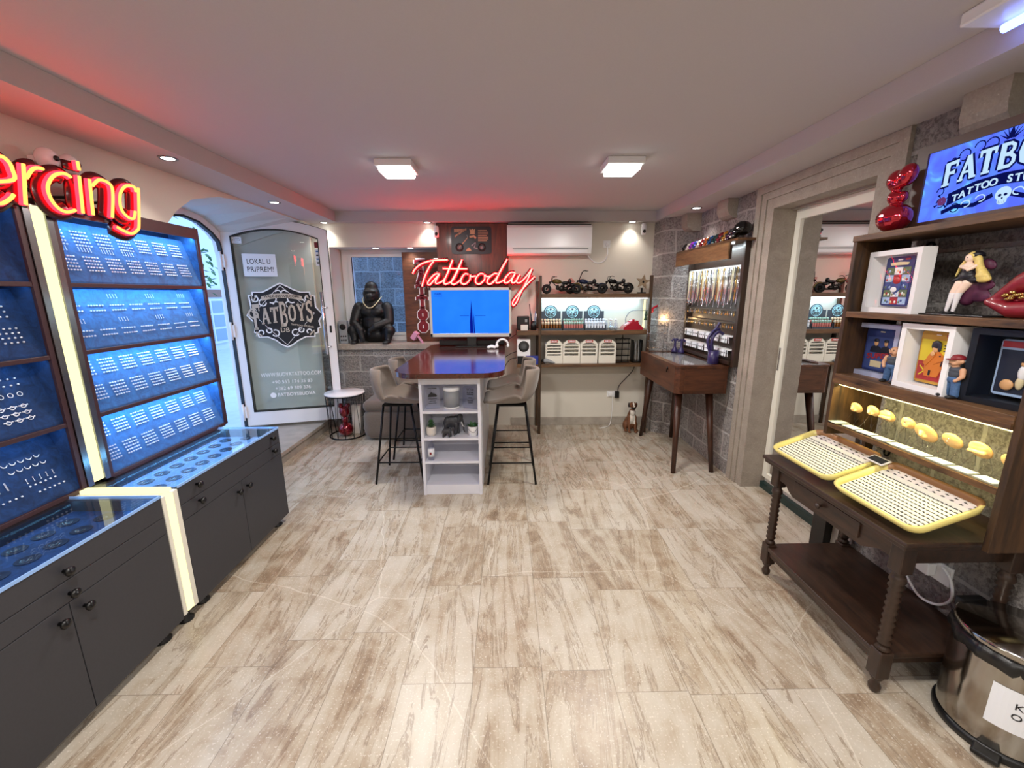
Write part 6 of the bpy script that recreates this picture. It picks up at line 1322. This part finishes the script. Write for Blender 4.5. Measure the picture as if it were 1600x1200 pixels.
hb=[('b',(.014,.004,.222),(.020,.018,.018)),('c',(.0,.004,.215),(-.022,.0,.185),.010,.008),('c',(-.022,.0,.185),(-.038,.0,.150),.007,.003),('c',(.030,.006,.215),(.044,.006,.180),.012,.012),('c',(.044,.006,.180),(.078,.004,.150),.012,.010),('c',(.046,.006,.180),(.058,.004,.135),.012,.010),('b',(.072,.004,.138),(.026,.012,.014)),('b',(.066,.0,.150),(.024,.010,.014))]
meshpart('hair',blob('hair',hb,.003,'hair_blonde',2),t)
part('headband',MB().lathe([(.024,0),(.022,.012),(.010,.020),(0,.021)],(.016,.012,.220),16),'dress_black',t)
meshpart('cape',blob('cape',[('b',(.02,.028,.085),(.07,.010,.028),(0,12,0)),('b',(-.03,.026,.10),(.04,.008,.016),(0,-10,0)),('b',(.05,.026,.115),(.045,.008,.022)),('b',(.06,.022,.19),(.03,.008,.018),(0,25,0)),('c',(.02,.024,.12),(.0,.026,.06),.02,.022)],.0035,'cloth_plum',2),t)
part('eye',MB().ball((.007,-.0195,.217),.0018,6,4).ball((.016,-.0195,.217),.0018,6,4),'ink_black',t)
plain('chili_red','7d0a1e',.45,var=.1,Coat_Weight=.3)
t=thing('lips_bowl','large red lip shaped bowl of gold candy at the near end of the upper shelf','bowl',(1.77,1.40,1.508),rzR)
meshpart('bowl_body',blob('bowl_body',[('c',(-.10,0,.060),(-.02,0,.120),.018,.036),('c',(-.02,0,.120),(.05,0,.165),.036,.040),('c',(.05,0,.165),(.10,0,.12),.036,.030),('c',(-.11,-.01,.055),(-.03,-.01,.030),.014,.030),('c',(-.03,-.01,.030),(.06,-.01,.035),.030,.034),('c',(.06,-.01,.035),(.11,-.01,.08),.034,.028),('b',(0,.03,.07),(.09,.02,.06))],.005,'chili_red',3),t)
mb=MB(); random.seed(3)
for k in range(16): mb.ball((-.05+random.uniform(0,.10),-.035+random.uniform(-.004,.006),.068+random.uniform(-.006,.012)+.012*math.sin(k)),(.010,.007,.006),8,5)
part('candy',mb,'gold_metal',t,kind='stuff')
solo('card',MB().box(-.025,.025,-.002,0,0,.10).box(-.02,.0,-.0025,-.002,.07,.085,mi=1),['paper_white','sticker_red'],'small white printed card standing in front of the red bowl','card').location=(1.70,1.325,1.508)
bpy.data.objects['card'].rotation_euler=(0,0,rzR)
# ---- balloon ornament
plain('balloon_red','c0102f',.06,.85,Coat_Weight=1.0)
t=thing('balloon_ornament','glossy red balloon animal ornament standing on top of the wooden shelf unit','ornament',(1.745,1.945,1.862),rzR)
meshpart('body',blob('body',[('b',(0,0,.062),(.070,.062,.062)),('b',(-.012,0,.150),(.030,.030,.032)),('b',(.022,.004,.148),(.018,.02,.024)),('b',(-.018,0,.222),(.040,.036,.045)),('b',(.030,0,.232),(.036,.034,.048),(0,20,0)),('b',(0,0,.20),(.024,.03,.02))],.0045,'balloon_red',2),t)
# ---- light box sign
emis('sign_blue',(.11,.24,1,1),1.25)
s=NT('sign_face'); tc=s.n('ShaderNodeTexCoord'); f=noise(s,tc.outputs['Object'],9,2,.5,1); e=s.n('ShaderNodeEmission'); s.l(ramp(s,f,(.42,hx('5468f0')),(.60,hx('5a86ff')),(.74,hx('74d0ff'))),e.inputs[0]); e.inputs[1].default_value=1.25; s.l(e.outputs[0],s.out.inputs[0])
emis('sign_navy',hx('0f1560'),.7); emis('sign_pale',hx('b9d8f2'),1.15); emis('sign_rose',hx('7a3f7a'),.8); plain('sign_frame','4a342c',.45)
sg=thing('light_box_sign','glowing blue light box sign reading FATBOYS TATTOO STUDIO above the wooden shelf unit','sign',(1.80,1.6,1.862))
W0,W1,H0,H1=1.255,1.945,1.864,2.205
part('frame',MB().box(1.80,1.86,W0+.05,W1-.05,H0,H0+.03).box(1.80,1.86,W0+.05,W1-.05,H1-.035,H1).box(1.80,1.86,W1-.05,W1,H0,H1).box(1.80,1.86,W0,W0+.05,H0,H1).box(1.835,1.859,W0+.05,W1-.05,H0+.03,H1-.035),'sign_frame',sg,w=True)
fc=part('face',MB().box(1.808,1.83,W0+.05,W1-.05,H0+.03,H1-.035),'sign_face',sg,w=True)
cy_,cz_=1.60,2.035
Msg=lambda y,z,d=0: frameM((1.8078-d,y,z),(0,-1,0),(0,0,1))
mb=MB(); M=Msg(cy_,cz_)
mb.prism([(-.185,-.045),(-.09,-.020),(0,-.014),(.09,-.020),(.185,-.045),(.185,-.092),(.09,-.062),(0,-.054),(-.09,-.062),(-.185,-.092)],-.0004,.0004,2,M,0)
def sarc(c,r,a0,a1,w,mi,squash=1): 
    for q in ribbon2d([(c[0]+r*math.cos(math.radians(a)),c[1]+r*squash*math.sin(math.radians(a))) for a in range(a0,a1+1,12)],w): mb.prism([(p.x,p.y) for p in q],.0,.0006,2,M,mi)
for sx in (-1,1):
    for cx,cz2,r,a0,a1 in ((.15,.09,.020,0,300),(.19,.075,.014,60,360),(.10,.105,.018,0,260),(.06,.10,.022,30,280),(.21,-.075,.018,0,300),(.15,-.105,.016,40,340),(.22,-.03,.014,0,280)):
        pts=[(sx*(cx+r*math.cos(math.radians(a))),cz2+r*math.sin(math.radians(a))) for a in range(a0,a1+1,20)]
        for q in ribbon2d(pts,.004): mb.prism([(p.x,p.y) for p in q],.0,.0006,2,M,0)
    for cx,cz2 in ((.06,-.088),(.11,-.098)):
        for q in ribbon2d([(sx*(cx+.016*math.cos(math.radians(a))),cz2+.012*math.sin(math.radians(a))) for a in range(0,300,20)],.004): mb.prism([(p.x,p.y) for p in q],.0006,.001,2,M,1)
    for q in ribbon2d([(sx*.02,-.085),(sx*.08,-.108),(sx*.15,-.100),(sx*.20,-.115)],.016): mb.prism([(p.x,p.y) for p in q],.0,.0006,2,M,0)
    for k in range(4):
        a=math.radians(40+k*16); 
        for q in ribbon2d([(sx*.012*math.cos(a),.10),(sx*.05*math.cos(a),.09+.048*math.sin(a))],[.006,.001]): mb.prism([(p.x,p.y) for p in q],0,.0006,2,M,0)
mb.prism([(0,.098),(.008,.118),(0,.142),(-.008,.118)],0,.0008,2,M,0)
slab(mb,'FATBOYS',Msg(cy_,cz_+.030),.44,.088,.0004,.0008,mi=0,grow=.17,arch=.014)
slab(mb,'FATBOYS',Msg(cy_,cz_+.030),.44,.088,.0009,.0014,mi=1,arch=.014)
for k,ch in enumerate('TATTOO STUDIO'):
    u=-.155+k*.0258; 
    if ch!=' ': text(mb,ch,.036,frameM((1.8068,cy_-u,cz_-.040-.030*(u/.16)**2),(0,-1,-.35*u/.16*(-1) if False else 0),(0,0,1)),mi=1,bold=.025)
# skull
mb.ball((1.8066,cy_-.015,cz_-.088),(.0012,.026,.024),14,10,mi=1); mb.ball((1.8066,cy_-.015,cz_-.113),(.0012,.016,.012),12,8,mi=1)
for d in (-.009,.009): mb.ball((1.8055,cy_-.015+d,cz_-.092),(.0008,.006,.005),8,6,mi=0)
mb.ball((1.8055,cy_-.015,cz_-.103),(.0008,.003,.004),6,4,mi=0)
for k in range(4): mb.box(1.8055,1.806,cy_-.024+k*.006,cy_-.0232+k*.006,cz_-.120,cz_-.110,mi=0)
# rose
for k in range(7): mb.ball((1.8068,cy_+.205+.010*math.cos(k*.9),cz_-.070+.009*math.sin(k*.9)),(.0008,.009,.008),8,6,mi=2)
for k in range(4): a=k*1.6+.5; mb.prism([(-.205+.015*math.cos(a),-.070+.015*math.sin(a)),(-.205+.036*math.cos(a+.15),-.070+.032*math.sin(a+.15)),(-.205+.036*math.cos(a-.15),-.070+.032*math.sin(a-.15))],0,.0006,2,M,0)
part('lettering',mb,['sign_navy','sign_pale','sign_rose'],fc,w=True)
# ---- bin
plain('bin_steel','a9a49c',.14,1); plain('bag_black','121214',.35,var=.4,bump=.8,scale=25)
bn=thing('waste_bin','round steel waste bin with a black bag and a paper note by the stone wall','bin',(1.825,1.215,0))
part('body',MB().lathe([(.165,.03),(.165,.04),(.165,.08),(.165,.33),(.165,.37),(.165,.375)],n=64),'bin_steel',bn); part('base_ring',MB().lathe([(.165,0),(.172,.004),(.174,.022),(.168,.032)],n=48),'black_plastic',bn)
mb=MB(); nb_=72; random.seed(6)
rr=[random.uniform(-.006,.006) for _ in range(nb_)]
rows=[(.163,.395),(.174,.392),(.177,.365),(.171,.345),(.166,.34)]
v=[];f=[]
for r_,z_ in rows:
    for k in range(nb_): a=2*PI*k/nb_; q=r_+rr[k]*(.4+ (z_<.39)); v.append((q*math.cos(a),q*math.sin(a),z_+rr[(k*3)%nb_]*.8))
for i in range(len(rows)-1):
    for k in range(nb_): f.append((i*nb_+k,i*nb_+(k+1)%nb_,(i+1)*nb_+(k+1)%nb_,(i+1)*nb_+k))
mb.add(v,f,None,0,True); part('bin_bag',mb,'bag_black',bn)
part('lid',MB().lathe([(.166,.392),(.170,.396),(.170,.415),(.164,.421),(0,.424)],n=56),'bin_steel',bn); part('lid_hinge',MB().box(-.05,.05,.155,.185,.385,.425,bev=.006),'black_plastic',bn)
part('pedal',MB().box(-.035,.035,-.215,-.16,.012,.03,bev=.006,M=Matrix.Rotation(-1.0,4,'Z')),'black_plastic',bn)
# note follows the curve
mb=MB(); n=10; R=.1665; a0,a1=math.radians(203),math.radians(252); v=[];f=[]
for i in range(n+1):
    a=a0+(a1-a0)*i/n; v+=[(R*math.cos(a),R*math.sin(a),.13),(R*math.cos(a),R*math.sin(a),.29)]
for i in range(n): f.append((2*i,2*i+2,2*i+3,2*i+1))
mb.add(v,f,None,0)
for s_,zz,da in (('K',.235,23),('O',.195,23)):
    a=math.radians(203+da); text(mb,s_,.034,frameM((.1672*math.cos(a),.1672*math.sin(a),zz),(-math.sin(a),math.cos(a),0),(0,0,1)),mi=1)
part('paper_note',mb,['paper_white','ink_black'],bn,label='white paper note')
# ---- sockets under the table
t=thing('power_socket','white wall socket pair under the console table on the stone wall','socket',(1.965,1.66,.36))
part('plate',MB().box(-.012,0,-.09,.05,-.045,.045,bev=.003),'white_plastic',t); part('plug',MB().box(-.05,-.012,-.03,.03,-.03,.03,bev=.006),'white_plastic',t); part('plug',MB().box(-.045,-.012,.06,.10,-.04,.03,bev=.006),'black_plastic',t)
part('power_cord',MB().tube(smoothpath([(1.94,1.60,.40),(1.94,1.555,.36),(1.94,1.54,.28),(1.94,1.59,.215),(1.94,1.67,.20),(1.94,1.75,.26)],6),.006,8),'white_plastic',t,w=True)
# ---- writing along the near tray gap is left plain
